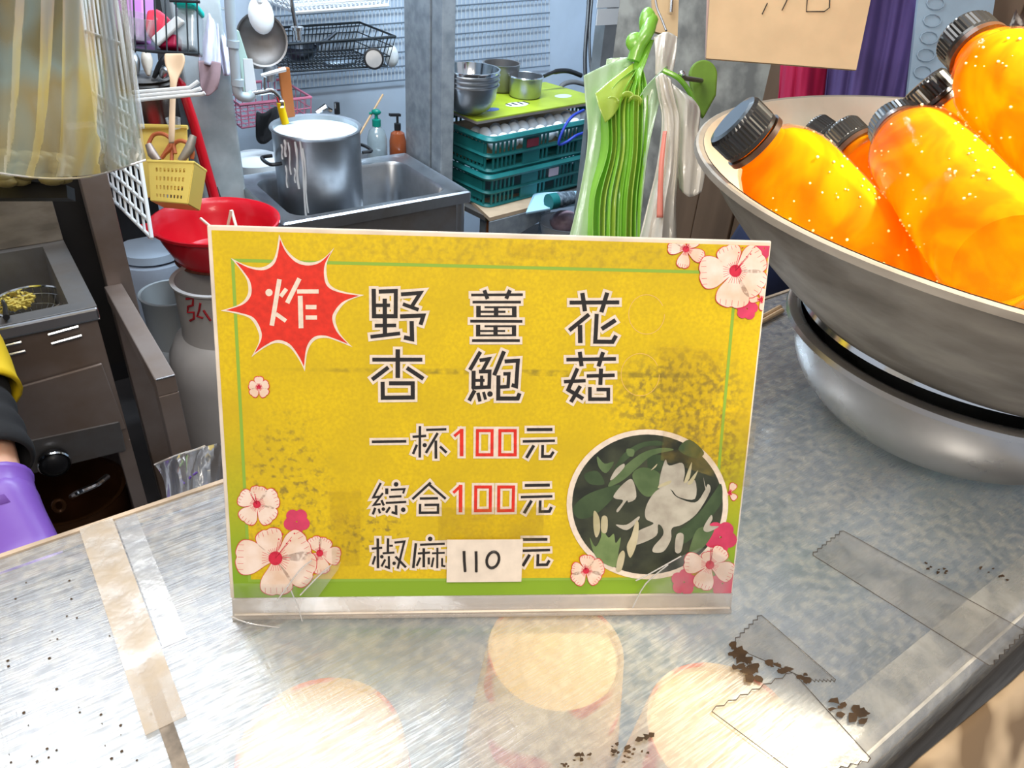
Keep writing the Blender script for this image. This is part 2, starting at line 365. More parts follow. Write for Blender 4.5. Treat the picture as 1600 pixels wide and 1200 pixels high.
def ctape(px, z):
    P = zpoly(px, z); out = jag(P[0], P[1], 14, .0016) + [P[1]] + [P[2]] + jag(P[2], P[3], 14, .0016) + [P[3]]
    MB().prism(out, ZZ, .0003).build('tape', M['tape_c'], t, label='clear jagged tape piece on the counter top')
    ol = out + [out[0]]
    MB().tube([p + ZZ * .0003 for p in ol], .00028, 4).build('tape_edge', M['grime'], t)
ctape([(1270, 868), (1318, 830), (1600, 985), (1545, 1040)], CZ + .0004)
ctape([(1142, 1010), (1190, 962), (1305, 1062), (1262, 1062)], CZ + .0009)
ctape([(1112, 1112), (1240, 1052), (1360, 1185), (1250, 1215)], CZ + .0013)
def blobs(cx, cy, n, sx, sy, seed, slope=0.5, smin=3, smax=10):
    r = random.Random(seed); b = MB()
    for i in range(n):
        x = cx + r.uniform(-1, 1) * sx; y = cy + (x - cx) * slope + r.uniform(-1, 1) * sy; s = r.uniform(smin, smax)
        k = r.randint(6, 9); pts = []
        for j in range(k):
            a = 2 * PI * j / k; rr = s * r.uniform(.35, 1.1); pts.append((x + math.cos(a) * rr, y + math.sin(a) * rr * .7))
        b.add(zpoly(pts, CZ + .0019 + .00001 * i), [tuple(range(k))])
    o = b.build('peeled_patch', M['rust'], t); o['kind'] = 'stuff'; return o
blobs(1166, 1042, 26, 22, 18, 3, .9, 5, 13); blobs(1232, 1048, 14, 36, 5, 4, .35, 4, 10); blobs(1308, 1106, 5, 10, 18, 5, .4, 7, 12); blobs(1342, 1115, 6, 15, 12, 6, .3, 8, 14)
blobs(900, 1188, 10, 22, 10, 8, 0, 3, 7); blobs(985, 1172, 22, 34, 18, 9, -.3, 3, 9); blobs(1450, 885, 8, 30, 5, 10, .3, 2, 5); blobs(1570, 900, 8, 40, 6, 11, .35, 2, 5)
# small brown specks on the left sheet
r = random.Random(5); b = MB()
for i in range(46):
    x, y = r.uniform(5, 250), r.uniform(890, 1195)
    if x > 150 + (y - 830) * .39 - 25: continue
    s = r.uniform(.9, 2.6); c = at_z(x, y, CZ + .0004); b.lathe(c, [(s * .00032, 0), (0, .0002)], 7)
o = b.build('specks', M['rust'], t); o['kind'] = 'stuff'

# lower front: patterned brown wrap hanging below the counter edge
def mottle(name, c1, c2, scale):
    return mat(name, c1, .6, var=1, scale=scale, col2=c2, ramp=(.45, .55), detail=2)
M['wrap'] = mottle('leafy_brown_wrap', (0.66, 0.47, 0.28), (0.24, 0.15, 0.075), 16)
rows = []
for i in range(7):
    f = i / 6; rows.append([K(.1 + .1 * j, VF - .012 - .055 * f - .006 * math.sin(j * 2.1 + f * 3), CZ - .03 - .10 * f ** 1.3) for j in range(12)])
o = MB().grid(rows).build('tablecloth', M['wrap'], None, True, mods=[subd(1), solid(.0015)]); tag(o, 'brown leaf patterned cover hanging at the counter front edge, lower right corner', 'cloth')

# ---------------------------------------------------------------- paper cups under the sheet
M['cupside'] = mat('printed_cup_paper', (0.84, 0.66, 0.40), .5, var=1, scale=26, col2=(0.80, 0.20, 0.07), ramp=(.60, .66), detail=1)
M['cupbase'] = mat('cream_cup_paper', (0.90, 0.68, 0.36), .5, var=.06, scale=30)
def cup(px, py, r, label):
    p = at_z(px, py, CZ - .006); h = .125
    t = thing('paper_cup', label, 'cup', (p.x, p.y, p.z - h), 0, 'upturned paper cups under the counter top')
    c = Vector((p.x, p.y, p.z - h))
    MB().lathe(c, [(r * 1.30, 0), (r * 1.33, .002), (r * 1.30, .005), (r, h), (r * .985, h + .0008), (r * .95, h - .001)], 48).build('cup_side', M['cupside'], t, True)
    MB().lathe(c, [(r * .955, h - .001), (r * .93, h - .004), (0, h - .004)], 48).build('cup_bottom', M['cupbase'], t, True)
cup(502, 1172, .0425, 'upturned cream paper cup under counter top, nearest the seam')
cup(868, 1016, .0405, 'upturned floral paper cup under counter top below the yellow sign')
cup(1131, 1140, .0425, 'upturned paper cup under counter top beside brown peeled patches')

# ---------------------------------------------------------------- the price sign
BL = Vector((-.1518, .2932, 1.0405)); BR = Vector((.1436, .3241, 1.0425)); TL = Vector((-.1612, .3642, 1.2382)); 
EX = (BR - BL).normalized(); EY = (TL - BL); EY = (EY - EX * EY.dot(EX)).normalized(); EN = EX.cross(EY)   # EN points to the viewer
if EN.dot(FW) > 0: EN = -EN
CW, CH = .297, .210
def card_px(px, py):
    r = ray(px, py); o = Vector((0, 0, CAMZ)); tt = (BL - o).dot(EN) / r.dot(EN); p = o + r * tt - BL
    return p.dot(EX), p.dot(EY)
def cp(x, y, lift=0): return BL + EX * x + EY * y + EN * lift
sign = thing('price_sign', 'yellow hibiscus price sign in a clear slanted stand on the counter', 'sign', BL + EX * CW / 2 - EY * .012, 0)
M['acryl'] = film('grubby_acrylic', (0.62, 0.53, 0.44), 0.50, 0.1, 0.12, ovar=.25, scale=16, bump=.3)
M['cream'] = mat('cream_sheet_edge', (0.80, 0.68, 0.56), 0.45, var=.25, scale=40)  # on the sign's sheet edges, cream stands for light caught by the acrylic
# stand: back sheet, front lip, bend and foot running back on the counter
MB().box(cp(CW / 2 - .0005, CH / 2 + .0008, -.0022), (CW + .004, CH + .0036, .0032), (EX, EY, EN)).build('back_sheet', M['cream'], sign, mods=[bevel(.0008)])
MB().box(cp(CW / 2, -.0066, -.0006), (CW + .003, .0128, .0034), (EX, EY, EN)).build('lower_lip', M['acryl'], sign, mods=[bevel(.001)])
FD = Vector((-EX.y, EX.x, 0)).normalized(); FE = Vector((EX.x, EX.y, 0)).normalized()
fb = cp(CW / 2, -.0135, -.001); fb.z = CZ + .0035
MB().tube([cp(-.0015, -.0128, -.0006), cp(CW + .0015, -.0128, -.0006)], .0022, 8).build('bend', M['acryl'], sign, True)
MB().box(Vector((fb.x, fb.y, CZ + .0024)) + FD * .038, (CW + .002, .078, .0026), (FE, FD, ZZ)).build('foot', M['acryl'], sign, mods=[bevel(.0008)])
MB().tube([cp(.0, -.0102, .0016), cp(CW, -.0098, .0016)], .0007, 6).build('painted_lip_highlight', M['cream'], sign, True)  # thin cream rod painted in as the highlight on the lip

# card face: yellow going green towards the bottom, printed wear
def card_mat(name, green):
    mt, nt, b, out = nodes(name); L = nt.links.new; N = nt.nodes.new
    tc = N('ShaderNodeTexCoord'); sp = N('ShaderNodeSeparateXYZ'); L(tc.outputs['Object'], sp.inputs[0])
    def mrg(src, a, c, d=0, e=1):
        x = N('ShaderNodeMapRange'); x.inputs[1].default_value = a; x.inputs[2].default_value = c; x.inputs[3].default_value = d; x.inputs[4].default_value = e; L(src, x.inputs[0]); return x.outputs[0]
    def mix(f, a, c):
        x = N('ShaderNodeMix'); x.data_type = 'RGBA'; L(f, x.inputs[0])
        for i, q in ((6, a), (7, c)):
            if isinstance(q, tuple): x.inputs[i].default_value = q
            else: L(q, x.inputs[i])
        return x.outputs[2]
    def nz(s, d=5):
        n = N('ShaderNodeTexNoise'); n.inputs['Scale'].default_value = s; n.inputs['Detail'].default_value = d; L(tc.outputs['Object'], n.inputs[0]); return n.outputs[0]
    def math_(op, a, c):
        x = N('ShaderNodeMath'); x.operation = op; x.use_clamp = True
        for i, q in ((0, a), (1, c)):
            if isinstance(q, (int, float)): x.inputs[i].default_value = q
            else: L(q, x.inputs[i])
        return x.outputs[0]
    yel = mix(mrg(nz(500, 3), .35, .65), (.70, .485, .006, 1), (.60, .40, .008, 1))
    base = mix(mrg(nz(25), .4, .75), yel, (.54, .37, .010, 1))
    if green: base = mix(mrg(sp.outputs[2], 0.125, .03), base, (.22, .36, .02, 1))
    # stains: a soiled patch low left and one under the top right corner, in the card's own coordinates
    def spot(cx, cz, rx, rz):
        vx = N('ShaderNodeVectorMath'); vx.operation = 'SUBTRACT'; L(tc.outputs['Object'], vx.inputs[0]); vx.inputs[1].default_value = (cx, 0, cz)
        vs = N('ShaderNodeVectorMath'); vs.operation = 'MULTIPLY'; L(vx.outputs[0], vs.inputs[0]); vs.inputs[1].default_value = (1 / rx, 0, 1 / rz)
        ln = N('ShaderNodeVectorMath'); ln.operation = 'LENGTH'; L(vs.outputs[0], ln.inputs[0]); return mrg(ln.outputs['Value'], 1, .5)
    dirt = nz(260, 6); f = 0
    s1 = math_('MULTIPLY', math_('ADD', spot(.105, .135, .05, .035), spot(.125, .10, .03, .03)), mrg(dirt, .44, .62))
    s2 = math_('MULTIPLY', math_('ADD', spot(-.115, .075, .03, .06), spot(-.07, .05, .03, .02)), mrg(dirt, .52, .68))
    s3 = math_('MULTIPLY', spot(.02, .215, .16, .012), mrg(dirt, .46, .64))
    s4 = math_('MULTIPLY', math_('ADD', spot(.0, .149, .13, .0022), spot(.06, .148, .07, .0016)), mrg(nz(120, 4), .40, .60))
    base = mix(math_('MULTIPLY', math_('ADD', s1, s2), .8), base, (.20, .14, .03, 1)); base = mix(math_('MULTIPLY', s3, .35), base, (.25, .17, .03, 1)); base = mix(math_('MULTIPLY', s4, .75), base, (.22, .16, .02, 1))
    L(base, b.inputs['Base Color']); b.inputs['Roughness'].default_value = .38; b.inputs['Specular IOR Level'].default_value = .35
    bp = N('ShaderNodeBump'); bp.inputs['Strength'].default_value = .08; bp.inputs['Distance'].default_value = .0004; L(nz(180), bp.inputs['Height']); L(bp.outputs[0], b.inputs['Normal'])
    return mt
# the sign's empty must carry the card's own axes for the stains: X right, Z up the card
sign.rotation_euler = Matrix((EX, -EN, EY)).transposed().to_euler()
sign_children = [o for o in bpy.data.objects if o.parent == sign]
old = Matrix.LocRotScale(sign.location, Matrix.Rotation(0, 3, 'Z').to_euler(), (1, 1, 1)); new = wmat(sign)
for o in sign_children: o.data.transform(new.inverted() @ old)
M['cardY'] = card_mat('yellow_print', False); M['cardG'] = card_mat('yellow_green_print', True)
LAY = 6e-5
def layer(polys, lift, name, material, parent=sign, label=None, kind=None):
    b = MB()
    for P in polys:
        if len(P) >= 3: b.add([cp(x, y, lift) for x, y in P], [tuple(range(len(P)))])
    o = b.build(name, material, parent, label=label)
    if kind: o['kind'] = kind
    return o
MB().box(cp(CW / 2, CH / 2, 0), (CW, CH, .0006), (EX, EY, EN)).build('card', M['cardG'], sign)
L0 = .0004
R4 = [card_px(361, 404), card_px(1153, 424), card_px(1109, 905), card_px(388, 909)]
layer([R4], L0, 'inner_panel', M['cardY'])
M['p_green'] = mat('print_green', (.25, .40, .04), .4)
def inset(P, d):
    cx = sum(p[0] for p in P) / len(P); cy = sum(p[1] for p in P) / len(P)
    return [(x + (d if x < cx else -d), y + (d if y < cy else -d)) for x, y in P]
Ri = inset(R4, .0017)
fr = []
for i in range(4): fr.append([R4[i], R4[(i + 1) % 4], Ri[(i + 1) % 4], Ri[i]])
layer(fr, L0 + LAY, 'green_border', M['p_green'])

def clip(P):
    for (ax, val, sg) in ((0, 0, 1), (0, CW, -1), (1, 0, 1), (1, CH, -1)):
        out = []
        for i in range(len(P)):
            a, b2 = P[i - 1], P[i]; ia = (a[ax] - val) * sg >= 0; ib = (b2[ax] - val) * sg >= 0
            if ia != ib:
                tt = (val - a[ax]) / (b2[ax] - a[ax]); out.append((a[0] + (b2[0] - a[0]) * tt, a[1] + (b2[1] - a[1]) * tt))
            if ib: out.append(b2)
        P = out
        if not P: return []
    return P
def sm2(pts, n=5, closed=True):
    return [(p.x, p.y) for p in spline([(x, y, 0) for x, y in pts], n, closed)]
def offs(pts, wd):
    """mitred stroke outline of a polyline (2-D)"""
    n = len(pts); L_, R_ = [], []
    for i in range(n):
        def nrm(a, b2):
            d = (b2[0] - a[0], b2[1] - a[1]); l = math.hypot(*d) or 1e-9; return (-d[1] / l, d[0] / l)
        if i == 0: q = nrm(pts[0], pts[1]); k = 1
        elif i == n - 1: q = nrm(pts[-2], pts[-1]); k = 1
        else:
            a = nrm(pts[i - 1], pts[i]); b2 = nrm(pts[i], pts[i + 1]); q = (a[0] + b2[0], a[1] + b2[1]); l = math.hypot(*q) or 1e-9; q = (q[0] / l, q[1] / l)
            k = min(2.6, 1 / max(.3, q[0] * a[0] + q[1] * a[1]))
        h = wd / 2 * k; L_.append((pts[i][0] + q[0] * h, pts[i][1] + q[1] * h)); R_.append((pts[i][0] - q[0] * h, pts[i][1] - q[1] * h))
    return [[L_[i], L_[i + 1], R_[i + 1], R_[i]] for i in range(n - 1)]
def ext(pts, e):
    pts = list(pts)
    def go(a, b2):
        d = (a[0] - b2[0], a[1] - b2[1]); l = math.hypot(*d) or 1e-9; return (a[0] + d[0] / l * e, a[1] + d[1] / l * e)
    if e: pts[0], pts[-1] = go(pts[0], pts[1]), go(pts[-1], pts[-2])
    return pts
def glyph(strokes, ox, oy, sc, name, material, outline=None, okey=None, lift=0, fn=None):
    """strokes in zoomed reference units -> polygons on the card"""
    fn = fn or card_px; P, O = [], []
    for st in strokes:
        if st[0] == 'dot':
            _, x, y, r_ = st
            for lst, rr in ((P, r_), (O, r_ + (outline or 0))):
                lst.append([fn(ox + (x + math.cos(a * PI / 10) * rr) * sc, oy + (y + math.sin(a * PI / 10) * rr) * sc) for a in range(20)])
            continue
        wd, pts = st[0], st[1]; closed = len(st) > 2
        if closed: pts = pts + [pts[0], pts[1]]
        for lst, e, extra in ((P, 0, 0), (O, outline or 0, 2 * (outline or 0))):
            if lst is O and not outline: continue
            for qd in offs(ext(pts, e) if not closed else pts, wd + extra): lst.append([fn(ox + x * sc, oy + y * sc) for x, y in qd])
    return P, O
Z6 = 120 / 720
YE = [(40, [(115, 66), (118, 338)]), (38, [(162, 92), (322, 86), (320, 322), (100, 322)]), (32, [(118, 220), (268, 220)]), (40, [(218, 158), (220, 500)]), (34, [(125, 410), (325, 408)]), (34, [(85, 515), (362, 482)]),
      (36, [(370, 117), (552, 104), (475, 225)]), (34, [(388, 208), (535, 262)]), (38, [(362, 324), (580, 316), (553, 402)]), (40, [(470, 368), (474, 536), (398, 520)])]
XING = [(42, [(340, 632), (340, 900)]), (36, [(102, 728), (570, 728)]), (38, [(252, 800), (100, 915)]), (38, [(425, 805), (580, 908)]), (38, [(198, 936), (200, 1085), (480, 1082), (480, 950), (258, 950)])]
JIANG = [(24, [(97, 123), (580, 120)]), (36, [(220, 78), (250, 160)]), (36, [(460, 78), (425, 158)]), (24, [(110, 190), (562, 190)]), (42, [(165, 225), (165, 330)]), (18, [(145, 322), (522, 322)]), (42, [(500, 230), (500, 330)]),
         (18, [(222, 238), (520, 238)]), (42, [(330, 238), (330, 322)]), (20, [(185, 280), (418, 280)]), (26, [(88, 368), (576, 370)]), (40, [(162, 403), (162, 510)]), (18, [(142, 502), (518, 500)]), (40, [(498, 408), (498, 508)]),
         (18, [(222, 416), (518, 416)]), (40, [(325, 416), (325, 502)]), (18, [(180, 460), (415, 460)]), (26, [(105, 550), (552, 550)])]
BAO = [(36, [(183, 655), (85, 825)]), (34, [(175, 735), (262, 722), (196, 845)]), (38, [(120, 832), (118, 1000)]), (34, [(170, 840), (270, 838), (265, 985), (105, 992)]), (30, [(195, 878), (195, 985)]), (28, [(130, 922), (222, 922)]),
       (36, [(130, 1015), (78, 1112)]), (32, [(160, 1038), (180, 1120)]), (28, [(212, 1030), (232, 1102)]), ('dot', 273, 1050, 26), (38, [(405, 650), (312, 875)]), (36, [(410, 745), (534, 738), (518, 978), (475, 965)]),
       (32, [(398, 862), (450, 860), (442, 980), (368, 985)]), (38, [(352, 875), (350, 1092), (532, 1092), (550, 1043)])]
HUA = [(36, [(118, 195), (582, 192)]), (40, [(237, 105), (262, 275)]), (40, [(470, 102), (415, 285)]), (38, [(300, 305), (115, 455)]), (42, [(215, 405), (218, 573)]), (38, [(372, 300), (358, 560), (520, 562), (553, 503)]), (40, [(548, 358), (418, 442)])]
GU = [(34, [(88, 728), (552, 722)]), (38, [(213, 655), (230, 790)]), (38, [(432, 658), (388, 792)]), (36, [(192, 810), (105, 1010), (245, 1095)]), (32, [(65, 935), (268, 925)]), (36, [(218, 975), (130, 1125)]), (32, [(278, 882), (540, 874)]),
      (38, [(412, 812), (406, 965)]), (34, [(308, 985), (308, 1098), (480, 1098), (480, 1008), (370, 1008)])]
YI = [(40, [(112, 395), (650, 388)])]
BEI = [(40, [(862, 150), (860, 640)]), (38, [(748, 318), (960, 302)]), (40, [(815, 440), (755, 585)]), ('dot', 937, 448, 33), (36, [(960, 210), (1275, 200)]), (40, [(1140, 258), (955, 570)]), (42, [(1110, 375), (1112, 658)]), (40, [(1175, 468), (1278, 565)])]
ZONG = [(34, [(252, 138), (135, 362), (232, 352)]), (32, [(285, 295), (145, 480), (250, 466)]), (36, [(262, 405), (300, 490)]), (38, [(165, 525), (128, 628)]), (34, [(218, 538), (240, 612)]), ('dot', 292, 545, 28), (36, [(395, 512), (335, 602)]),
        ('dot', 490, 158, 36), (48, [(345, 222), (345, 312)]), (32, [(408, 245), (622, 232), (600, 302)]), (34, [(382, 355), (575, 345)]), (34, [(330, 450), (650, 432)]), (38, [(490, 485), (492, 615), (420, 592)]), ('dot', 602, 555, 36)]
HE = [(38, [(1030, 130), (745, 390)]), (38, [(1010, 165), (1265, 385)]), (38, [(860, 380), (1145, 376)]), (38, [(865, 465), (862, 602), (1145, 600), (1145, 478), (932, 482)])]
JIAO = [(40, [(205, 103), (208, 568)]), (34, [(110, 262), (275, 248)]), (34, [(165, 378), (125, 510)]), ('dot', 268, 388, 28), (38, [(365, 102), (362, 320)]), (30, [(385, 218), (440, 214)]), (32, [(280, 335), (465, 322)]), (34, [(378, 378), (380, 562), (315, 540)]),
        (34, [(322, 430), (262, 540)]), ('dot', 460, 490, 28), (34, [(465, 168), (620, 150), (515, 575)]), (38, [(480, 385), (645, 555)])]
MA = [('dot', 1022, 110, 36), (34, [(865, 202), (1250, 185)]), (40, [(800, 178), (758, 565)]), (40, [(922, 255), (922, 552)]), (34, [(830, 338), (1020, 322)]), (34, [(868, 400), (812, 532)]), (36, [(1000, 400), (1000, 508)]),
      (32, [(1075, 400), (1045, 550)]), (32, [(1135, 248), (1132, 568)]), (30, [(1050, 335), (1250, 325)]), (30, [(1208, 410), (1208, 530), (1260, 535)])]
Z8 = 180 / 831
N1 = [(20, [(45, 142), (97, 98)]), (26, [(98, 90), (98, 286)]), (22, [(212, 102), (318, 102), (316, 276), (210, 276)], 1), (22, [(374, 102), (484, 102), (484, 276), (372, 276)], 1)]
N2 = [(20, [(38, 550), (88, 503)]), (26, [(91, 493), (90, 690)]), (22, [(200, 508), (306, 508), (304, 677), (198, 679)], 1), (22, [(366, 508), (472, 508), (468, 677), (364, 679)], 1)]
YU1 = [(22, [(568, 95), (752, 94)]), (18, [(538, 180), (770, 175)]), (22, [(618, 208), (565, 298)]), (20, [(682, 205), (680, 288), (738, 288), (760, 254)])]
YU2 = [(22, [(553, 497), (733, 494)]), (18, [(524, 581), (752, 575)]), (22, [(602, 606), (548, 697)]), (20, [(664, 605), (662, 685), (730, 684), (745, 652)])]
YU3 = [(20, [(538, 886), (716, 885)]), (18, [(538, 967), (735, 962)]), (22, [(588, 995), (538, 1078)]), (20, [(648, 992), (646, 1069), (712, 1068), (730, 1036)])]
M['ink'] = mat('print_black', (.018, .014, .012), .4); M['p_cream'] = mat('print_cream', (.80, .66, .53), .42, var=.15, scale=300); M['p_red'] = mat('print_red', (.72, .030, .012), .4, var=.2, scale=300)
blk = [(YE, 565, 440, Z6, 25), (XING, 565, 440, Z6, 25), (JIANG, 720, 440, Z6, 24), (BAO, 720, 440, Z6, 24), (HUA, 870, 440, Z6, 25), (GU, 870, 440, Z6, 25), (YI, 570, 650, .1, 38), (BEI, 570, 650, .1, 38), (ZONG, 570, 740, .1, 38), (HE, 570, 740, .1, 38),
       (JIAO, 570, 830, .1, 38), (MA, 570, 830, .1, 38), (YU1, 700, 650, Z8, 17), (YU2, 700, 650, Z8, 17), (YU3, 700, 650, Z8, 17)]
def put(lst, lift):
    b = MB(); i = 0
    for P in lst:
        b.add([cp(x, y, lift + (i % 12) * 2e-6) for x, y in P], [tuple(range(len(P)))]); i += 1
    return b
outl = []; red = []
for g, ox, oy, sc, ol in blk:
    P, O = glyph(g, ox, oy, sc, '', None, ol); outl += O
    put(P, L0 + LAY * 8).build('character', M['ink'], sign)
for g in (N1, N2):
    P, O = glyph(g, 700, 650, Z8, '', None, 17); outl += O
    put(P, L0 + LAY * 8).build('number_print', M['p_red'], sign, label='red printed number 100')
put(outl, L0 + LAY * 5).build('letter_outline', M['p_cream'], sign)
# starburst
z1 = lambda x, y: card_px(320 + x * .2875, 350 + y * .2875)
segs = [[(405, 55), (440, 130), (500, 190), (570, 208), (640, 190)], [(705, 128), (665, 210), (668, 300), (700, 345), (770, 370)], [(867, 385), (775, 420), (722, 480), (712, 530), (740, 600)], [(803, 668), (720, 635), (660, 618), (600, 630), (560, 690)],
        [(545, 800), (512, 735), (460, 668), (390, 645), (320, 675)], [(255, 722), (295, 640), (290, 580), (250, 515), (180, 488)], [(88, 470), (190, 435), (235, 380), (232, 310), (200, 255)], [(143, 184), (230, 225), (310, 235), (365, 205), (390, 150)]]
star = []
for i, sg in enumerate(segs):
    nx = segs[(i + 1) % 8][0]; star += [(p.x, p.y) for p in spline([(x, y, 0) for x, y in sg + [nx]], 5)][:-1]
def fan(P, c): return [[c, P[i], P[(i + 1) % len(P)]] for i in range(len(P))]
cx, cy = 478, 432
layer(fan([z1(x, y) for x, y in star], z1(cx, cy)), L0 + LAY * 3, 'starburst_edge', M['p_cream'])
layer(fan([z1(cx + (x - cx) * .925, cy + (y - cy) * .925) for x, y in star], z1(cx, cy)), L0 + LAY * 4, 'starburst', M['p_red'], label='red eight pointed burst')
ZHA = [('dot', 277, 358, 75), (95, [(495, 80), (335, 1045)]), (85, [(640, 280), (520, 440)]), (82, [(420, 800), (630, 950)]), (95, [(910, 65), (655, 575)]), (85, [(860, 335), (1310, 335)]), (100, [(926, 425), (944, 1100)]), (90, [(1040, 660), (1265, 660)]), (88, [(1040, 877), (1275, 877)])]
P, O = glyph(ZHA, 400, 430, .075, '', None); put(P, L0 + LAY * 5).build('character', M['p_cream'], sign, label='cream character on the red burst')
# flowers
M['petal'] = mat('print_petal', (.84, .68, .58), .42, var=.35, scale=70, col2=(.72, .50, .36)); M['pink'] = mat('print_pink', (.66, .05, .12), .4, var=.2, scale=120); M['p_line'] = mat('print_crimson', (.60, .02, .05), .4)
fl_n = [0]
def flower(px, py, petals, wr=.62, stam=None, lay=9, outline=.9):
    """petals: list of (dx,dy) tip vectors in photo pixels"""
    k = fl_n[0]; fl_n[0] += 1; lift = L0 + LAY * lay + k % 3 * 1e-5
    pet, edge, vein = [], [], []
    for (dx, dy) in petals:
        l = math.hypot(dx, dy); ux, uy = dx / l, dy / l; vx, vy = -uy, ux; wd = l * wr
        shp = [(0, 0), (.25, .22), (.55, .46), (.80, .50), (.93, .38), (1.0, .14), (.97, 0), (1.0, -.14), (.93, -.38), (.80, -.50), (.55, -.46), (.25, -.22)]
        def mk(gr):
            pts = sm2([(px + ux * l * a * (1 + gr / l) + vx * (wd * b2 * 1.05 + (gr if b2 > 0 else -gr if b2 < 0 else 0)), py + uy * l * a * (1 + gr / l) + vy * (wd * b2 * 1.05 + (gr if b2 > 0 else -gr if b2 < 0 else 0))) for a, b2 in shp], 4)
            c = card_px(px + ux * l * .55, py + uy * l * .55); PP = [card_px(x, y) for x, y in pts]
            return [q for q in (clip(tr_) for tr_ in fan(PP, c)) if len(q) >= 3]
        pet += mk(0); edge += mk(outline)
        for s_ in (-.33, -.17, 0, .17, .33):
            for a0, a1 in ((.12, .34), (.80, .95)):
                if l < 22 and a0 > .5: continue
                sc_ = (lambda a: (px + ux * l * a + vx * wd * s_ * (1.6 * a if a < .5 else 1.15), py + uy * l * a + vy * wd * s_ * (1.6 * a if a < .5 else 1.15)))
                for qd in offs([sc_(a0), sc_(a1)], .6):
                    q = clip([card_px(x, y) for x, y in qd]);
                    if len(q) >= 3: vein.append(q)
    L_ = max(math.hypot(*p) for p in petals)
    f = layer(edge, lift, 'flower', M['p_line']); layer(pet, lift + 2e-5, 'petals', M['petal'], None).parent = None
    po = bpy.data.objects[-1] if False else None
    return f, pet, vein, lift, L_, (px, py)
def flower_full(px, py, petals, stam=(6, -18), **kw):
    f, pet, vein, lift, L_, c = flower(px, py, petals, **kw)
    o = [x for x in bpy.data.objects if x.name.startswith('petals') and x.parent is None][0]
    me = o.data; me.transform(wmat(f).inverted()); o.parent = f
    disc = [clip([card_px(px + math.cos(a * PI / 9) * L_ * .17, py + math.sin(a * PI / 9) * L_ * .17) for a in range(18)])]
    for i in range(5):
        sx, sy = stam[0] * (L_ / 60) * (1 + (i - 2) * .35), stam[1] * (L_ / 60) * (1 + .3 * math.sin(i * 2))
        for qd in offs([(px, py), (px + sx, py + sy)], .8): disc.append([card_px(*p) for p in qd])
        disc.append([card_px(px + sx * 1.15 + math.cos(a * PI / 3) * L_ * .022, py + sy * 1.15 + math.sin(a * PI / 3) * L_ * .022) for a in range(6)])
    b = MB()
    for q_ in vein + [clip(d) for d in disc]:
        if len(q_) >= 3: b.add([cp(x, y, lift + 4e-5) for x, y in q_], [tuple(range(len(q_)))])
    b.build('pistil', M['p_line'], f)
def blossom(px, py, r_, lay=8):
    P = []
    for k in range(5):
        a0 = 2 * PI * k / 5 + px; c = (px + math.cos(a0) * r_ * .55, py + math.sin(a0) * r_ * .55)
        q = clip([card_px(c[0] + math.cos(a * PI / 7) * r_ * .5, c[1] + math.sin(a * PI / 7) * r_ * .5) for a in range(14)])
        if len(q) > 2: P.append(q)
    b = MB()
    for i, q in enumerate(P): b.add([cp(x, y, L0 + LAY * lay + i * 4e-6) for x, y in q], [tuple(range(len(q)))])
    b.build('pink_blossom', M['pink'], sign)
flower_full(1071, 389, [(-28, -2), (-6, 29), (27, 14), (18, -16), (-14, -18)], stam=(6, -14))
flower_full(1188, 468, [(-18, -2), (4, -18), (4, 16)], stam=(4, -6))
blossom(1193, 388, 17); blossom(1166, 482, 17)
flower_full(1148, 423, [(-56, 3), (-14, -39), (43, -26), (42, 28), (-6, 57)], wr=.85, stam=(16, -26), lay=10)
flower_full(405, 604, [(0, -16), (-15, -4), (15, -5), (-11, 13), (12, 13)], wr=.8, stam=(2, -4))
flower_full(402, 787, [(4, -28), (-27, -14), (33, -12), (-20, 27), (25, 25)], wr=.85, stam=(-10, -22))
blossom(464, 814, 20)
flower_full(500, 863, [(-12, -24), (12, -22), (32, 6), (2, 32), (-22, 18)], wr=.8, stam=(0, -20))
flower_full(431, 871, [(-62, -2), (-14, -45), (50, -28), (60, 24), (2, 57)], wr=.82, stam=(14, -24), lay=10)
flower_full(1139, 769, [(8, -14), (10, 10), (-6, 4)], stam=(-4, -2), lay=7)
blossom(1125, 838, 25, 12); blossom(1068, 908, 20, 12); blossom(1128, 910, 20, 12)
# photo disc
cxx, cyy = 1011, 787
def disc(rx, ry): return [card_px(cxx + math.cos(a * PI / 32) * rx + .06 * 0, cyy + math.sin(a * PI / 32) * ry) for a in range(64)]
layer([disc(126, 117)], L0 + LAY * 10, 'disc_rim', M['p_cream'])
def dm(name, c, c2=None, s=60): return mat(name, c, .4, var=.5, scale=s, col2=c2)
M['d_dark'] = dm('photo_dark', (.020, .022, .014), (.05, .055, .03)); M['d_leaf'] = dm('photo_leaf', (.055, .085, .035), (.03, .05, .02)); M['d_leaf2'] = dm('photo_leaf_light', (.12, .17, .07), (.07, .11, .04)); M['d_pale'] = dm('photo_flower', (.46, .42, .34), (.34, .30, .24), 110); M['d_bud'] = dm('photo_bud', (.52, .45, .30), (.40, .35, .2), 90); M['d_mid'] = dm('photo_green', (.20, .27, .10), (.12, .18, .06))
layer([disc(117.5, 109)], L0 + LAY * 11, 'photo_print', M['d_dark'], label='round photo of a white ginger lily')
z4 = lambda x, y: card_px(760 + x * .2875, 640 + y * .2875)
def shp(polys, key, lay, name, raw=False):
    for i, P in enumerate(polys):
        b = MB(); pts = sm2(P, 4) if not raw else P
        b.add([cp(*z4(x, y), L0 + LAY * lay + i * 5e-6) for x, y in pts], [tuple(range(len(pts)))])
        b.build(name, M[key], sign)
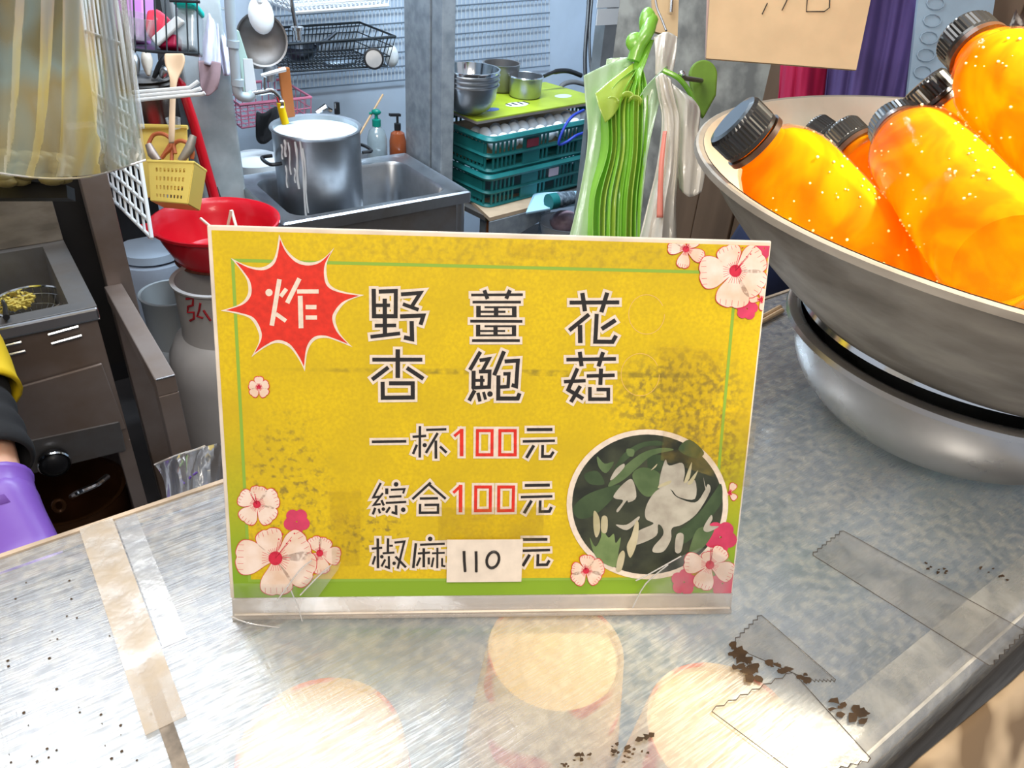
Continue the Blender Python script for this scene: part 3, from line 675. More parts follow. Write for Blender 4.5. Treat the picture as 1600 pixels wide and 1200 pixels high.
shp([[(475, 520), (560, 450), (720, 405), (700, 460), (600, 560), (520, 590), (480, 570)], [(690, 330), (740, 240), (830, 180), (930, 165), (960, 190), (850, 200), (770, 260)], [(1272, 400), (1230, 450), (1150, 560), (1020, 680), (1080, 720), (1200, 600), (1274, 500)], [(1040, 215), (1100, 160), (1180, 230), (1130, 260)], [(530, 350), (600, 330), (640, 400), (560, 400)], [(880, 250), (960, 250), (940, 330), (880, 320)]], 'd_leaf', 12, 'leaf_print')
shp([[(660, 415), (700, 350), (830, 240), (940, 205), (1015, 215), (900, 245), (820, 310), (740, 380)], [(790, 350), (850, 310), (940, 345), (930, 430), (880, 470), (830, 440)], [(1150, 640), (1235, 640), (1180, 740), (1100, 790), (1110, 720)], [(600, 250), (640, 290), (690, 280), (650, 340), (610, 310)], [(760, 210), (800, 215), (795, 250), (765, 245)]], 'd_leaf2', 13, 'leaf_print')
shp([[(560, 690), (590, 740), (620, 690), (625, 640), (660, 690), (690, 670), (700, 720), (728, 690), (715, 770), (700, 850), (620, 820), (580, 770)]], 'd_mid', 14, 'leaf_print')
shp([[(930, 430), (990, 425), (1030, 470), (1130, 500), (1180, 440), (1200, 400), (1212, 440), (1140, 560), (1060, 620), (1005, 640), (1000, 700), (960, 765), (905, 770), (905, 740), (955, 680), (955, 640), (930, 620), (920, 680), (830, 725), (770, 730), (785, 690), (830, 650), (905, 615), (865, 590), (860, 540), (885, 480)],
     [(935, 400), (945, 340), (970, 268), (990, 300), (1060, 285), (1075, 340), (1070, 390), (1130, 380), (1130, 480), (1040, 470), (1000, 430), (935, 425)], [(690, 460), (740, 400), (790, 375), (812, 470), (770, 500), (760, 490), (715, 550), (705, 540), (740, 490), (700, 480)], [(670, 375), (700, 320), (742, 290), (745, 312), (690, 370)],
     [(1175, 640), (1215, 570), (1225, 590), (1210, 625), (1260, 630), (1200, 660)], [(700, 620), (760, 620), (825, 575), (820, 600), (760, 650)], [(1030, 675), (1068, 675), (1055, 765), (1022, 765)], [(1175, 360), (1190, 420), (1215, 430), (1190, 440)]], 'd_pale', 15, 'lily_print')
shp([[(1070, 390), (1112, 280), (1100, 370)], [(1090, 395), (1146, 325), (1115, 395)], [(582, 545), (610, 580), (615, 650), (595, 690), (580, 640)], [(625, 578), (655, 582), (652, 660), (622, 655)], [(810, 600), (825, 620), (815, 720), (780, 800), (760, 740), (785, 680)], [(740, 760), (750, 790), (730, 868), (702, 868), (715, 790)], [(930, 420), (945, 400), (1000, 380), (990, 400)], [(890, 325), (925, 290), (915, 310)]], 'd_bud', 16, 'bud_print')
# re-draw the corner hibiscus over the disc
flower_full(915, 890, [(2, -24), (-22, -4), (27, -8), (-18, 18), (20, 16)], wr=.85, stam=(-4, -14), lay=17)
flower_full(1108, 881, [(-40, -4), (22, -25), (36, 15), (-14, 37), (-6, -20)], wr=.75, stam=(4, -30), lay=17)
# handwritten price note taped over the last price
NQ = [card_px(698, 841), card_px(816, 839.5), card_px(815, 906), card_px(698, 907)]
cen = (sum(p[0] for p in NQ) / 4, sum(p[1] for p in NQ) / 4)
pn = MB().box(cp(cen[0], cen[1], .0022), (NQ[1][0] - NQ[0][0], NQ[0][1] - NQ[3][1], .0004), (EX, EY, EN)).build('price_note', mat('white_note_paper', (.80, .68, .56), .6, var=.12, scale=120), sign, label='small cream note with handwritten 110')
b = MB()
for pts in ([(115, 960), (117, 1030), (123, 1106)], [(201, 962), (203, 1040), (203, 1108)]):
    b.tube([cp(*card_px(700 + x * Z8, 650 + y * Z8), .0026) for x, y in pts], .00085, 8)
b.tube([cp(*card_px(700 + (322 + 44 * math.cos(a * PI / 10) - 8 * math.sin(a * PI / 10)) * Z8, 650 + (1023 + 58 * math.sin(a * PI / 10)) * Z8), .0026) for a in range(20)], .00085, 8, closed=True)
b.build('handwriting', M['ink'], pn, True)
# faint circled marks and tape on the card
M['faint'] = mat('faint_pink_mark', (.70, .44, .10), .5)
for cx_, cy_, r_ in ((1010, 491, 28), (1000, 585, 30)):
    put(offs([card_px(cx_ + math.cos(a * PI / 14) * r_, cy_ + math.sin(a * PI / 14) * r_ * 1.1) for a in range(27)], .0004), L0 + LAY * 2).build('faint_ring', M['faint'], sign)
M['tapecard'] = film('dirty_card_tape', (0.55, 0.39, 0.07), 0.05, 0.15, -0.09, bump=.2, scale=120, ovar=.05)
def strip(px, lift, name='card_tape', key='tapecard'):
    P = [card_px(*p) for p in px]; P = [(x, min(max(y, -.012), CH)) for x, y in P]
    MB().prism([cp(x, y, lift) for x, y in P], EN, .0001).build(name, M[key], sign)
strip([(1038, 640), (1180, 640), (1168, 760), (1030, 716)], .0030); strip([(515, 765), (565, 765), (562, 880), (520, 882)], .0020); strip([(685, 790), (850, 790), (848, 842), (685, 842)], .0020)
strip([(800, 380), (870, 382), (868, 402), (800, 400)], .0020); strip([(1030, 540), (1130, 545), (1115, 640), (1034, 636)], .0020)
# crumpled tape at both lower corners
for k, pts in enumerate(([(350, 925), (362, 905), (470, 905), (535, 872), (500, 925), (478, 962), (365, 962)], [(980, 945), (1010, 900), (1090, 850), (1145, 880), (1148, 948), (1060, 952)])):
    P = [card_px(*p) for p in pts]; c = (sum(p[0] for p in P) / len(P), sum(p[1] for p in P) / len(P))
    b = MB(); r = random.Random(k)
    rim = spline([cp(x, y, .0045 + r.uniform(-.0008, .0012)) for x, y in P], 3, True); n = len(rim)
    b.add([cp(*c, .0050)] + rim, [(0, 1 + i, 1 + (i + 1) % n) for i in range(n)])
    b.build('corner_tape', M['tape_c'], sign)
M['glint'] = film('painted_crease_glint', (0.8, 0.74, 0.66), 0.55, 0.05, 0.3)  # pale lines imitate glints on tape creases and film edges
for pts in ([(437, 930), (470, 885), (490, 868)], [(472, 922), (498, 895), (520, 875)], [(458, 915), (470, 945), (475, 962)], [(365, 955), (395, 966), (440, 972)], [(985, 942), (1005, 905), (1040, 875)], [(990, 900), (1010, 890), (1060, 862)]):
    MB().tube(spline([cp(*card_px(*p), .0058) for p in pts], 4), .0004, 6).build('painted_crease_glint', M['glint'], sign, True)

# ---------------------------------------------------------------- basins
def basin(name, label, c, zb, zr, R, rb, lip, th, m_out, m_in, curve=2.2, group=None):
    t = thing(name, label, 'basin', (c[0], c[1], zb), 0, group)
    n = 14; prof = []
    for i in range(n + 1):
        f = i / n; prof.append((rb + (R - lip - rb) * (1 - (1 - f) ** curve), (zr - zb) * (f ** 1.15)))
    out = [(0, 0)] + prof + [(R - lip * .3, zr - zb + .001), (R, zr - zb), (R + .001, zr - zb - .004), (R - .001, zr - zb - .005)]
    inn = [(0, th)] + [(max(r_ - th, 0), h + th) for r_, h in prof[:-1]] + [(R - lip - th * .6, zr - zb)]
    MB().lathe((c[0], c[1], zb), out, 96).build('outer_shell', m_out, t, True)
    MB().lathe((c[0], c[1], zb), inn + [(R - lip, zr - zb + .0006)], 96).build('inner_shell', m_in, t, True)
    return t
basin('steel_basin', 'satin steel basin, lowest of the stack at right, standing on the counter', (.375, .560), CZ + .0012, 1.110, .1475, .085, .010, .0012, M['basin_steel'], M['basin_steel'], 2.6)
basin('thin_steel_bowl', 'thin steel bowl nested between lower basin and big bottle basin', (.381, .572), CZ + .010, 1.1185, .1400, .070, .006, .0012, M['chrome'], M['steel'], 2.6)
BC = Vector((.392, .570, 0)); ZR = 1.234
basin('aluminium_basin', 'large worn grey aluminium basin holding bottles of orange drink', BC, 1.105, ZR, .265, .125, .006, .0015, M['alu'], M['alu_in'], 1.25)

# ---------------------------------------------------------------- bottles
def liquid_mat(name, c):
    mt = bpy.data.materials.new(name); mt.use_nodes = True; nt = mt.node_tree; nt.nodes.clear(); L = nt.links.new; N = nt.nodes.new
    out = N('ShaderNodeOutputMaterial'); tl = N('ShaderNodeBsdfTranslucent'); df = N('ShaderNodeBsdfDiffuse'); rf = N('ShaderNodeBsdfRefraction'); rf.inputs['IOR'].default_value = 1.12; rf.inputs['Roughness'].default_value = .25
    tc = N('ShaderNodeTexCoord'); nz = N('ShaderNodeTexNoise'); nz.inputs['Scale'].default_value = 13; nz.inputs['Detail'].default_value = 3; nz.inputs['Distortion'].default_value = 2.5; L(tc.outputs['Object'], nz.inputs[0])
    mx = N('ShaderNodeMix'); mx.data_type = 'RGBA'; mx.inputs[6].default_value = (*c, 1); mx.inputs[7].default_value = (min(1, c[0] * 1.15), c[1] * 1.9, c[2] * 1.5, 1)
    mr = N('ShaderNodeMapRange'); mr.inputs[1].default_value = .40; mr.inputs[2].default_value = .68; L(nz.outputs[0], mr.inputs[0]); L(mr.outputs[0], mx.inputs[0])
    for s_ in (tl, df, rf): L(mx.outputs[2], s_.inputs[0])
    m1 = N('ShaderNodeMixShader'); m1.inputs[0].default_value = .55; L(df.outputs[0], m1.inputs[1]); L(tl.outputs[0], m1.inputs[2])
    m2 = N('ShaderNodeMixShader'); m2.inputs[0].default_value = .35; L(m1.outputs[0], m2.inputs[1]); L(rf.outputs[0], m2.inputs[2]); L(m2.outputs[0], out.inputs[0]); return mt
M['liquid'] = liquid_mat('orange_drink', (.98, .38, .001))
M['shell'] = film('clear_bottle_shell', (1, .62, .25), 0.01, 0.03, -0.045, bump=.25, scale=55, trans_col=(1, .97, .9))
M['capm'] = mat('black_ribbed_cap', (.012, .011, .010), .28, coat=.5)
M['capin'] = mat('dark_neck_ring', (.05, .022, .01), .3, coat=.4)
M['bubble'] = mat('pale_bubbles', (1, .82, .42), .15)
def bottle_proto():
    t = thing('drink_bottle', 'x', 'bottle', (0, 0, 0), 0, 'bottles of orange drink in the aluminium basin')
    R = .034; prof = [(0, .004), (R * .55, .003), (R * .86, 0), (R * .97, .005), (R, .014), (R, .060), (R * .975, .066), (R, .072), (R, .150), (R * .97, .162), (R * .86, .174), (R * .70, .183), (.0192, .187), (.0185, .190), (.0215, .1915), (.0215, .1935), (.0180, .195), (.0180, .203)]
    MB().lathe((0, 0, 0), prof, 40).build('bottle_wall', M['shell'], t, True)
    lp = [(0, .0055), (R * .55, .0045), (R * .84, .0015), (R * .945, .006), (R * .972, .014), (R * .972, .150), (R * .94, .161), (R * .83, .172), (R * .70, .179), (.0180, .184), (.0176, .192), (0, .192)]
    MB().lathe((0, 0, 0), lp, 40).build('orange_liquid', M['liquid'], t, True)
    MB().lathe((0, 0, 0), [(.0182, .1905), (.0216, .1905), (.0216, .1945), (.0182, .1945)], 40).build('neck_ring', M['capin'], t, True)
    r_ = random.Random(12); b = MB()
    for k in range(150):
        a, h = r_.gauss(0, .9) + (k % 3) * 2.1, r_.uniform(.02, .165); s = r_.uniform(.0004, .0011); b.sphere((R * .985 * math.cos(a), R * .985 * math.sin(a), h), s, 6, 4)
    o = b.build('bubbles', M['bubble'], t, True); o['kind'] = 'stuff'
    b = MB(); n = 88; vs = []
    for (rr, h, rb_) in ((.0200, .1955, 0), (.0204, .1960, 0), (.0204, .1985, 0), (.0200, .1990, 1), (.0200, .2125, 1), (.0190, .2150, 0), (.0155, .2160, 0), (.0001, .2160, 0)):
        for k in range(n):
            a = 2 * PI * k / n; q = rr + (.00055 if (rb_ and k % 2) else 0); vs.append((q * math.cos(a), q * math.sin(a), h))
    b.add(vs, [(i * n + k, i * n + (k + 1) % n, (i + 1) * n + (k + 1) % n, (i + 1) * n + k) for i in range(7) for k in range(n)]); b.build('cap', M['capm'], t)
    return t
proto = bottle_proto()
def aim(o, cap, base, spin=0):
    cap, base = Vector(cap), Vector(base); ax = (cap - base).normalized()
    o.rotation_mode = 'XYZ'; o.rotation_euler = (ax.to_track_quat('Z', 'Y').to_matrix() @ Matrix.Rotation(spin, 3, 'Z')).to_euler(); o.location = cap - ax * .2165
BT = [((.1336, .5334, 1.2727), (.3082, .5152, 1.1459), 'orange drink bottle lying at the left rim of the basin, cap on the rim'),
      ((.2704, .6991, 1.2281), (.3817, .5341, 1.1428), 'bright drink bottle with its cap second from the left in the basin'),
      ((.2848, .6264, 1.2560), (.2756, .4112, 1.2345), 'bright drink bottle whose round base points at the viewer near the rim'),
      ((.3084, .6570, 1.2797), (.4536, .5450, 1.1646), 'drink bottle lying above the third one, second highest cap of the pile'),
      ((.3121, .6247, 1.3225), (.3587, .4245, 1.2543), 'highest drink bottle at the top right of the pile'),
      ((.2723, .7727, 1.2086), (.4125, .6201, 1.1461), 'bottle at the back behind the left one, only its cap and shoulder showing')]
for i, (C_, B_, lab) in enumerate(BT):
    o = proto if i == 0 else copy_tree(proto)
    o['label'] = lab
    aim(o, C_, B_, i * 1.1)

# ---------------------------------------------------------------- sink with stock pot
SU0, SU1, SV0, SV1, SZ = .615, 1.185, 1.815, 2.215, .62
t = thing('steel_sink', 'stainless steel sink behind the yellow sign holding the big pot', 'sink', K(.9, 2.0, 0))
def rrect(u0, u1, v0, v1, r, z, n=5):
    out = []
    for cu, cv, a0 in ((u1 - r, v1 - r, 0), (u0 + r, v1 - r, 90), (u0 + r, v0 + r, 180), (u1 - r, v0 + r, 270)):
        for k in range(n + 1):
            a = math.radians(a0 + 90 * k / n); out.append(K(cu + r * math.cos(a), cv + r * math.sin(a), z))
    return out
def ring_loft(rings, cap=True):
    b = MB(); n = len(rings[0]); vs = [p for r_ in rings for p in r_]
    fs = [(i * n + k, i * n + (k + 1) % n, (i + 1) * n + (k + 1) % n, (i + 1) * n + k) for i in range(len(rings) - 1) for k in range(n)]
    if cap: fs.append(tuple((len(rings) - 1) * n + k for k in range(n)))
    return b.add(vs, fs)
o_, i_ = (SU0, SU1, SV0, SV1), (SU0 + .045, SU1 - .05, SV0 + .04, SV1 - .045)
ring_loft([rrect(*o_, .006, SZ - .03), rrect(*o_, .006, SZ), rrect(SU0 + .006, SU1 - .006, SV0 + .006, SV1 - .006, .006, SZ + .004), rrect(SU0 + .014, SU1 - .014, SV0 + .014, SV1 - .014, .006, SZ),
           rrect(*i_, .05, SZ - .002), rrect(SU0 + .05, SU1 - .055, SV0 + .045, SV1 - .05, .05, SZ - .012), rrect(SU0 + .06, SU1 - .065, SV0 + .055, SV1 - .06, .05, SZ - .16), rrect(SU0 + .09, SU1 - .095, SV0 + .085, SV1 - .09, .04, SZ - .175)]).build('basin_bowl', M['steel'], t, True)
MB().kbox(SU0 + .02, SU1 - .03, SV0 + .012, SV0 + .02, .18, SZ - .03).build('apron', M['steel_dark'], t)
for a, b2 in ((SU0 + .02, SV0 + .02), (SU1 - .03, SV0 + .02), (SU0 + .02, SV1 - .03), (SU1 - .03, SV1 - .03)):
    MB().tube([K(a, b2, 0), K(a, b2, SZ - .03)], .017, 10).build('leg', M['steel'], t, True)
# pot
PC = K(.800, 2.005, 0); PZ = SZ - .172; PR = .117; PT = .80
t = thing('stock_pot', 'tall steel stock pot full of milky liquid standing in the sink', 'pot', (PC.x, PC.y, PZ))
MB().lathe((PC.x, PC.y, PZ), [(0, 0), (PR * .96, 0), (PR * .985, .01), (PR * .985, .045), (PR, .05), (PR, PT - PZ - .01), (PR + .006, PT - PZ), (PR + .004, PT - PZ + .003), (PR - .004, PT - PZ), (PR - .004, PT - PZ - .02)], 56).build('pot_body', M['steel'], t, True)
MB().lathe((PC.x, PC.y, PT - .012), [(0, 0), (PR - .003, 0)], 48).build('milky_liquid', M['water'], t)
MB().lathe((PC.x, PC.y, PZ + .048), [(PR * .99, 0), (PR + .002, .002), (PR * .99, .004)], 56).build('lower_bead', M['chrome'], t, True)
for s in (-1, 1):
    d = UU * s; MB().tube(spline([PC + d * PR + VV * .035 + ZZ * (PT - .075), PC + d * (PR + .03) + VV * .03 + ZZ * (PT - .075), PC + d * (PR + .03) - VV * .03 + ZZ * (PT - .075), PC + d * PR - VV * .035 + ZZ * (PT - .075)], 5), .005, 8).build('handle', M['black'], t, True)
M['drip'] = mat('dried_white_drip', (.75, .78, .80), .6)
vd = -FW.copy(); vd.z = 0; vd.normalize()
a0 = math.atan2(vd.y, vd.x)
for (dx, z0, z1, wdt) in ((-.62, .775, .735, .003), (-.50, .79, .745, .004), (-.40, .785, .70, .003), (-.22, .79, .665, .004), (-.10, .80, .56, .0035), (-.05, .775, .60, .003), (-.55, .72, .66, .003), (-.3, .72, .68, .003)):
    a = a0 + dx; pts = [Vector((PC.x + math.cos(a + .02 * math.sin(k)) * (PR + .001), PC.y + math.sin(a + .02 * math.sin(k)) * (PR + .001), z0 + (z1 - z0) * k / 6)) for k in range(7)]
    MB().tube(pts, [wdt * (.6 + .4 * math.sin(k * 1.7) ** 2) for k in range(7)], 6).build('drip', M['drip'], t, True)
# white things in the sink
r = random.Random(2)
for k, (x, y) in enumerate(((590, 322), (606, 316), (622, 302), (630, 310), (612, 308), (598, 318))):
    c = at_z(x, y - 13, SZ - .158 + .006 * (k % 3)); MBx = MB().sphere(c, .016, 12, 8, (1.5, .8, .7), (UU, VV, ZZ))
    tag(MBx.build('mushroom_piece', M['white'], None, True), ['leftmost pale piece in the sink heap', 'pale piece in the middle of the sink heap, lower one', 'pale piece at the upper right tip of the sink heap', 'rightmost pale piece in the sink heap', 'pale piece in the sink heap under the upper right one', 'pale piece nearest the viewer in the sink heap'][k], 'food', 'pale pieces in the sink')
# bottles on the ledge behind the sink
t = thing('ledge', 'narrow grey ledge behind the sink carrying the pump bottles', 'shelf', K(.9, 2.30, 0))
MB().kbox(.72, 1.12, 2.225, 2.36, SZ - .05, SZ - .03).build('shelf_board', M['steel_dark'], t); MB().kbox(.74, .77, 2.25, 2.34, 0, SZ - .05).build('leg', M['steel_dark'], t); MB().kbox(1.07, 1.10, 2.25, 2.34, 0, SZ - .05).build('leg', M['steel_dark'], t)
LZ = SZ - .03
c = at_z(590, 262, LZ + .0); c = K(uv(at_v(590, 240, 2.27))[0], 2.27, LZ)
t = thing('spray_bottle', 'clear squeeze bottle with green pump head behind the sink', 'bottle', c)
MB().lathe(c, [(0, 0), (.028, 0), (.032, .006), (.032, .07), (.026, .095), (.012, .11), (.012, .118)], 24).build('bottle_body', film('milky_bottle', (.55, .68, .72), .6, .15, .1, translucent=.4), t, True)
MB().lathe(c + ZZ * .112, [(0, 0), (.014, 0), (.014, .02), (.006, .022), (.005, .034), (0, .034)], 16).build('pump_collar', M['green_p'], t, True)
MB().sphere(c + ZZ * .155, .012, 12, 8, (1.3, .8, .8)).build('pump_head', M['green_p'], t, True); MB().tube([c + ZZ * .155, c + ZZ * .150 - XW * .022], .004, 8).build('nozzle', M['green_p'], t, True)
c = K(uv(at_v(622, 240, 2.26))[0], 2.26, LZ)
t = thing('pump_bottle', 'small amber bottle with black pump beside the steel post', 'bottle', c)
MB().lathe(c, [(0, 0), (.026, 0), (.029, .006), (.028, .06), (.022, .085), (.010, .092), (.010, .1)], 24).build('bottle_body', M['amber'], t, True)
MB().lathe(c + ZZ * .095, [(0, 0), (.011, 0), (.011, .02), (.004, .022), (.004, .045), (0, .045)], 14).build('pump_collar', M['black'], t, True)
MB().box(c + ZZ * .142 - XW * .008, (.034, .012, .008), (XW, VV, ZZ)).build('pump_head', M['black'], t)
tag(MB().tube([at_v(598, 148, 2.34), at_v(553, 225, 2.20)], .0035, 6).build('bamboo_stick', M['wood'], None, True), 'thin bamboo stick leaning between pot and wall', 'stick')
tag(MB().lathe(K(uv(at_v(552, 240, 2.27))[0], 2.27, LZ), [(0, 0), (.020, 0), (.020, .10), (.018, .10), (.018, .004), (0, .004)], 20).build('stick_holder', M['steel_dark'], None, True), 'dark metal cup standing right of the stock pot', 'cup')

# pipe, tap, hose
M['pipe'] = mat('grey_painted_pipe', (.42, .50, .55), .4)
PX = lambda x, y, v=1.99: at_v(x, y, v)
t = thing('water_pipe', 'grey upright water pipe with elbow, tap and yellow hose end', 'pipe', PX(380, 150))
MB().tube(spline([PX(357, -40), PX(360, 30), PX(366, 90), PX(369, 128), PX(373, 148), PX(388, 152), PX(396, 146)], 5), .012, 12).build('pipe', M['pipe'], t, True)
for (x, y) in ((364, 68), (371, 128)): MB().lathe(PX(x, y + 6), [(0, 0), (.015, 0), (.015, .016), (0, .016)], 14, (PX(x, y - 20) - PX(x, y + 6))).build('coupling', M['pipe'], t, True)
MB().tube(spline([PX(392, 147), PX(410, 144), PX(424, 142), PX(434, 150), PX(438, 160)], 5), .008, 10).build('tap_spout', M['chrome'], t, True)
MB().tube([PX(413, 142), PX(413, 120)], .006, 8).build('tap_stem', M['chrome'], t, True)
MB().tube([PX(408, 118), PX(446, 108)], [.004, .006], 8).build('tap_lever', M['white'], t, True)
MB().tube(spline([PX(438, 160), PX(441, 175), PX(446, 193)], 4), .010, 12).build('yellow_hose', M['yellow_h'], t, True, label='yellow hose end')
MB().tube([PX(436, 162), PX(441, 162)], .0125, 12).build('hose_clamp', M['chrome'], t, True)

# orange paddle in the pot, clear shower pipe
t = thing('wooden_paddle', 'orange brown wooden paddle standing in the stock pot', 'paddle', PX(455, 180, 2.09))
P = [PX(x, y, 2.09) for x, y in ((434, 105), (452, 105), (461, 182), (444, 185))]
MB().prism(P, VV, .010).build('paddle_blade', M['wood_o'], t, mods=[bevel(.003)])
tag(MB().tube(spline([PX(452, -30, 2.3), PX(456, 5, 2.3), PX(463, 45, 2.3)], 4), .006, 8).build('gas_hose', M['chrome'], None, True), 'thin shiny hose hanging above the black ladle', 'hose')
tag(MB().lathe(PX(466, 62, 2.3), [(0, 0), (.012, 0), (.012, .025), (.018, .026), (.018, .034), (0, .034)], 14).build('hose_nozzle', M['chrome'], None, True), 'shiny threaded nozzle hanging over the black ladle bowl', 'nozzle')

# ---------------------------------------------------------------- wall grids with baskets
def wgrid(name, label, corners, nx, ny, v, mat_, rad=.0028, gap=0):
    """corner pixels TL TR BR BL on plane v"""
    P = [PX(x, y, v) for x, y in corners]
    t = thing(name, label, 'rack', P[3])
    def L2(a, b, f): return a.lerp(b, f)
    b = MB()
    for i in range(nx + 1): b.tube([L2(P[0], P[1], i / nx), L2(P[3], P[2], i / nx)], rad * .6, 4)
    o = b.build('upright_wires', mat_['v'], t); o['kind'] = 'stuff'
    for j in range(ny + 1): MB().tube([L2(P[0], P[3], j / ny) - VV * .004, L2(P[1], P[2], j / ny) - VV * .004], rad, 6).build('cross_wire', mat_['h'], t, True)
    return t
wgrid('wall_grid', 'grey wire grid on the blue wall behind the baskets', [(425, -50), (632, -62), (634, 124), (425, 142)], 34, 8, 2.735, {'v': M['white'], 'h': M['greywire']})
wgrid('wall_grid', 'grey wire grid on the blue wall above the steel bowls', [(694, -60), (858, -70), (858, 102), (694, 118)], 26, 8, 2.735, {'v': M['white'], 'h': M['greywire']})
def wbasket(name, label, top, bot, v0, v1, m_, n=22, rad=.002, mid=2):
    """front face in pixels: top (x0,y0,x1,y1) and bot, box from v0 (front) to v1"""
    A, B = PX(*top[:2], v0), PX(*top[2:], v0); C_, D_ = PX(*bot[2:], v0), PX(*bot[:2], v0); d = VV * (v1 - v0)
    t = thing(name, label, 'basket', D_)
    MB().tube([A, B, B + d, A + d], rad * 2, 6, closed=True).build('top_rim', m_, t, True); MB().tube([D_, C_, C_ + d, D_ + d], rad * 1.5, 6, closed=True).build('bottom_rim', m_, t, True)
    b = MB()
    for i in range(n + 1):
        f = i / n; p, q = A.lerp(B, f), D_.lerp(C_, f); b.tube([p, q, q + d, p + d], rad * .8, 4)
    for i in range(7):
        f = i / 6; b.tube([A + d * f, D_ + d * f, C_ + d * f, B + d * f], rad * .8, 4)
    for k in range(1, mid + 1):
        f = k / (mid + 1); b.tube([A.lerp(D_, f), B.lerp(C_, f), B.lerp(C_, f) + d, A.lerp(D_, f) + d], rad, 4, closed=True)
    o = b.build('wires', m_, t); o['kind'] = 'stuff'; return t
wbasket('wire_basket', 'black wire basket hung on the wall grid holding a ladle', (446, 70, 618, 57), (452, 112, 605, 103), 2.45, 2.72, M['blackwire'], 26)
wbasket('wire_basket', 'white wire basket at the top edge above the black basket', (430, -22, 616, -34), (462, 20, 606, 8), 2.45, 2.72, M['whitewire'], 22, .0035, 3)
wbasket('wire_basket', 'dull pink wire basket low behind the stock pot', (375, 165, 486, 152), (378, 200, 486, 185), 2.35, 2.6, M['pinkwire'], 10, .0022, 1)
# things in / on the baskets
def bowlish(name, label, cat, c, R, h, m_, ax=ZZ, handle=None, hm=None, n=36, grp=None):
    t = thing(name, label, cat, c, TH, grp)
    pr = [(0, 0)] + [(R * math.sin(k / 8 * PI / 2), h * (1 - math.cos(k / 8 * PI / 2))) for k in range(1, 9)] + [(R * 1.04, h + .001), (R * .97, h - .001)] + [(R * .97 * math.sin(k / 8 * PI / 2), h * (1 - .96 * math.cos(k / 8 * PI / 2))) for k in range(7, -1, -1)]
    MB().lathe(c, pr, n, ax).build('bowl', m_, t, True)
    if handle: MB().tube(spline(handle[0], 5), handle[1], 8).build('handle', hm or m_, t, True)
    return t
M['darkpan'] = mat('dark_steel_ladle', (.10, .12, .15), .3, .8)
c = PX(470, 97, 2.55)
bowlish('ladle', 'dark round ladle bowl lying in the black wire basket', 'ladle', c, .058, .05, M['darkpan'], handle=([c + UU * .05 + ZZ * .05, c + UU * .09 + ZZ * .06, c + UU * .13 + ZZ * .085], .006))
c = PX(584, 92, 2.42); t = thing('round_lid', 'small round black rimmed lid at right end of black basket', 'lid', c)
ax = (Vector((0, 0, CAMZ)) - c).normalized(); MB().lathe(c, [(0, 0), (.030, 0), (.033, .003), (.033, .010), (.028, .011), (.027, .006), (0, .006)], 28, ax).build('rim', M['black'], t, True); MB().lathe(c, [(0, .008), (.0265, .008)], 28, ax).build('face', M['steel'], t)
c = PX(612, 88, 2.5); tag(MB().sphere(c, .03, 14, 10, (.8, .8, 1.2)).build('white_cup', M['white'], None, True), 'white plastic cup behind the round lid in the basket', 'cup')
c = PX(530, 98, 2.55); tag(MB().sphere(c, .03, 14, 8, (2.0, 1, .5), (UU, VV, ZZ)).build('strainer', M['greywire'], None, True), 'flat grey strainer lying in the middle of the black basket', 'strainer')
# big ladle and white scoop hanging top left
c = PX(405, 62, 2.1); ax = (Vector((0, 0, CAMZ)) + XW * .5 - c).normalized()
bowlish('wok_ladle', 'large grey metal ladle hanging by the water pipe', 'ladle', c, .062, .035, M['steel_dark'], ax)
c = PX(408, 24, 2.06); t = thing('plastic_scoop', 'white plastic scoop hanging before the large ladle', 'scoop', c); a1 = ax.cross(ZZ).normalized(); a2 = ax.cross(a1)
MB().sphere(c, .03, 16, 10, (1.05, .4, 1.45), (a1, ax, a2)).build('scoop_bowl', M['white'], t, True); MB().tube([c + ZZ * .03, c + ZZ * .12], .008, 8).build('handle', M['white'], t, True)
for x, y, ln, m_, lab in ((400, 60, 46, 'steel_dark', 'dark steel utensil hanging below the large ladle'), (418, 66, 60, 'steel', 'narrow steel utensil hanging right of the dark one')):
    t = thing('kitchen_utensil', lab, 'utensil', PX(x, y, 2.16)); MB().tube([PX(x, y, 2.16), PX(x + 2, y + ln * .5, 2.16)], .004, 8).build('handle', M[m_], t, True)
    MB().tube([PX(x + 2, y + ln * .5, 2.16), PX(x + 3, y + ln * .7, 2.16), PX(x + 4, y + ln, 2.16)], [.006, .018, .016], 10).build('head', M[m_], t, True)
M['palegreen'] = mat('pale_green_plastic', (.50, .68, .62), .35)
t = thing('cutting_board', 'pale green thin board hanging behind the pipe elbow', 'board', PX(390, 100, 2.05))
MB().prism([PX(x, y, 2.05) for x, y in ((367, 45), (373, 48), (402, 140), (380, 150), (374, 100))], VV, .006).build('board', M['palegreen'], t, mods=[bevel(.002)])
MB().prism([PX(x, y, 2.03) for x, y in ((380, 92), (394, 92), (402, 146), (384, 148))], VV, .004).build('board_sleeve', M['white'], t)
t = thing('black_cloth', 'black rag hanging over the pink basket behind the pot', 'cloth', PX(415, 190, 2.3))
MB().grid([[PX(400 + j * 6, 172 + 6 * math.sin(j * .9) + k * 12, 2.3 - .02 * math.sin(j + k)) for j in range(7)] for k in range(5)]).build('rag', M['blackcloth'], t, True, mods=[subd(1), solid(.003)])
t = thing('silver_clamp', 'chrome clamp lying behind the stock pot rim', 'clamp', PX(508, 172, 2.3)); MB().tube([PX(494, 176, 2.3), PX(508, 168, 2.3), PX(518, 173, 2.3)], [.006, .012, .006], 8).build('clamp_arm', M['chrome'], t, True); MB().tube([PX(526, 160, 2.3), PX(527, 178, 2.3)], .009, 8).build('grip', M['black'], t, True)
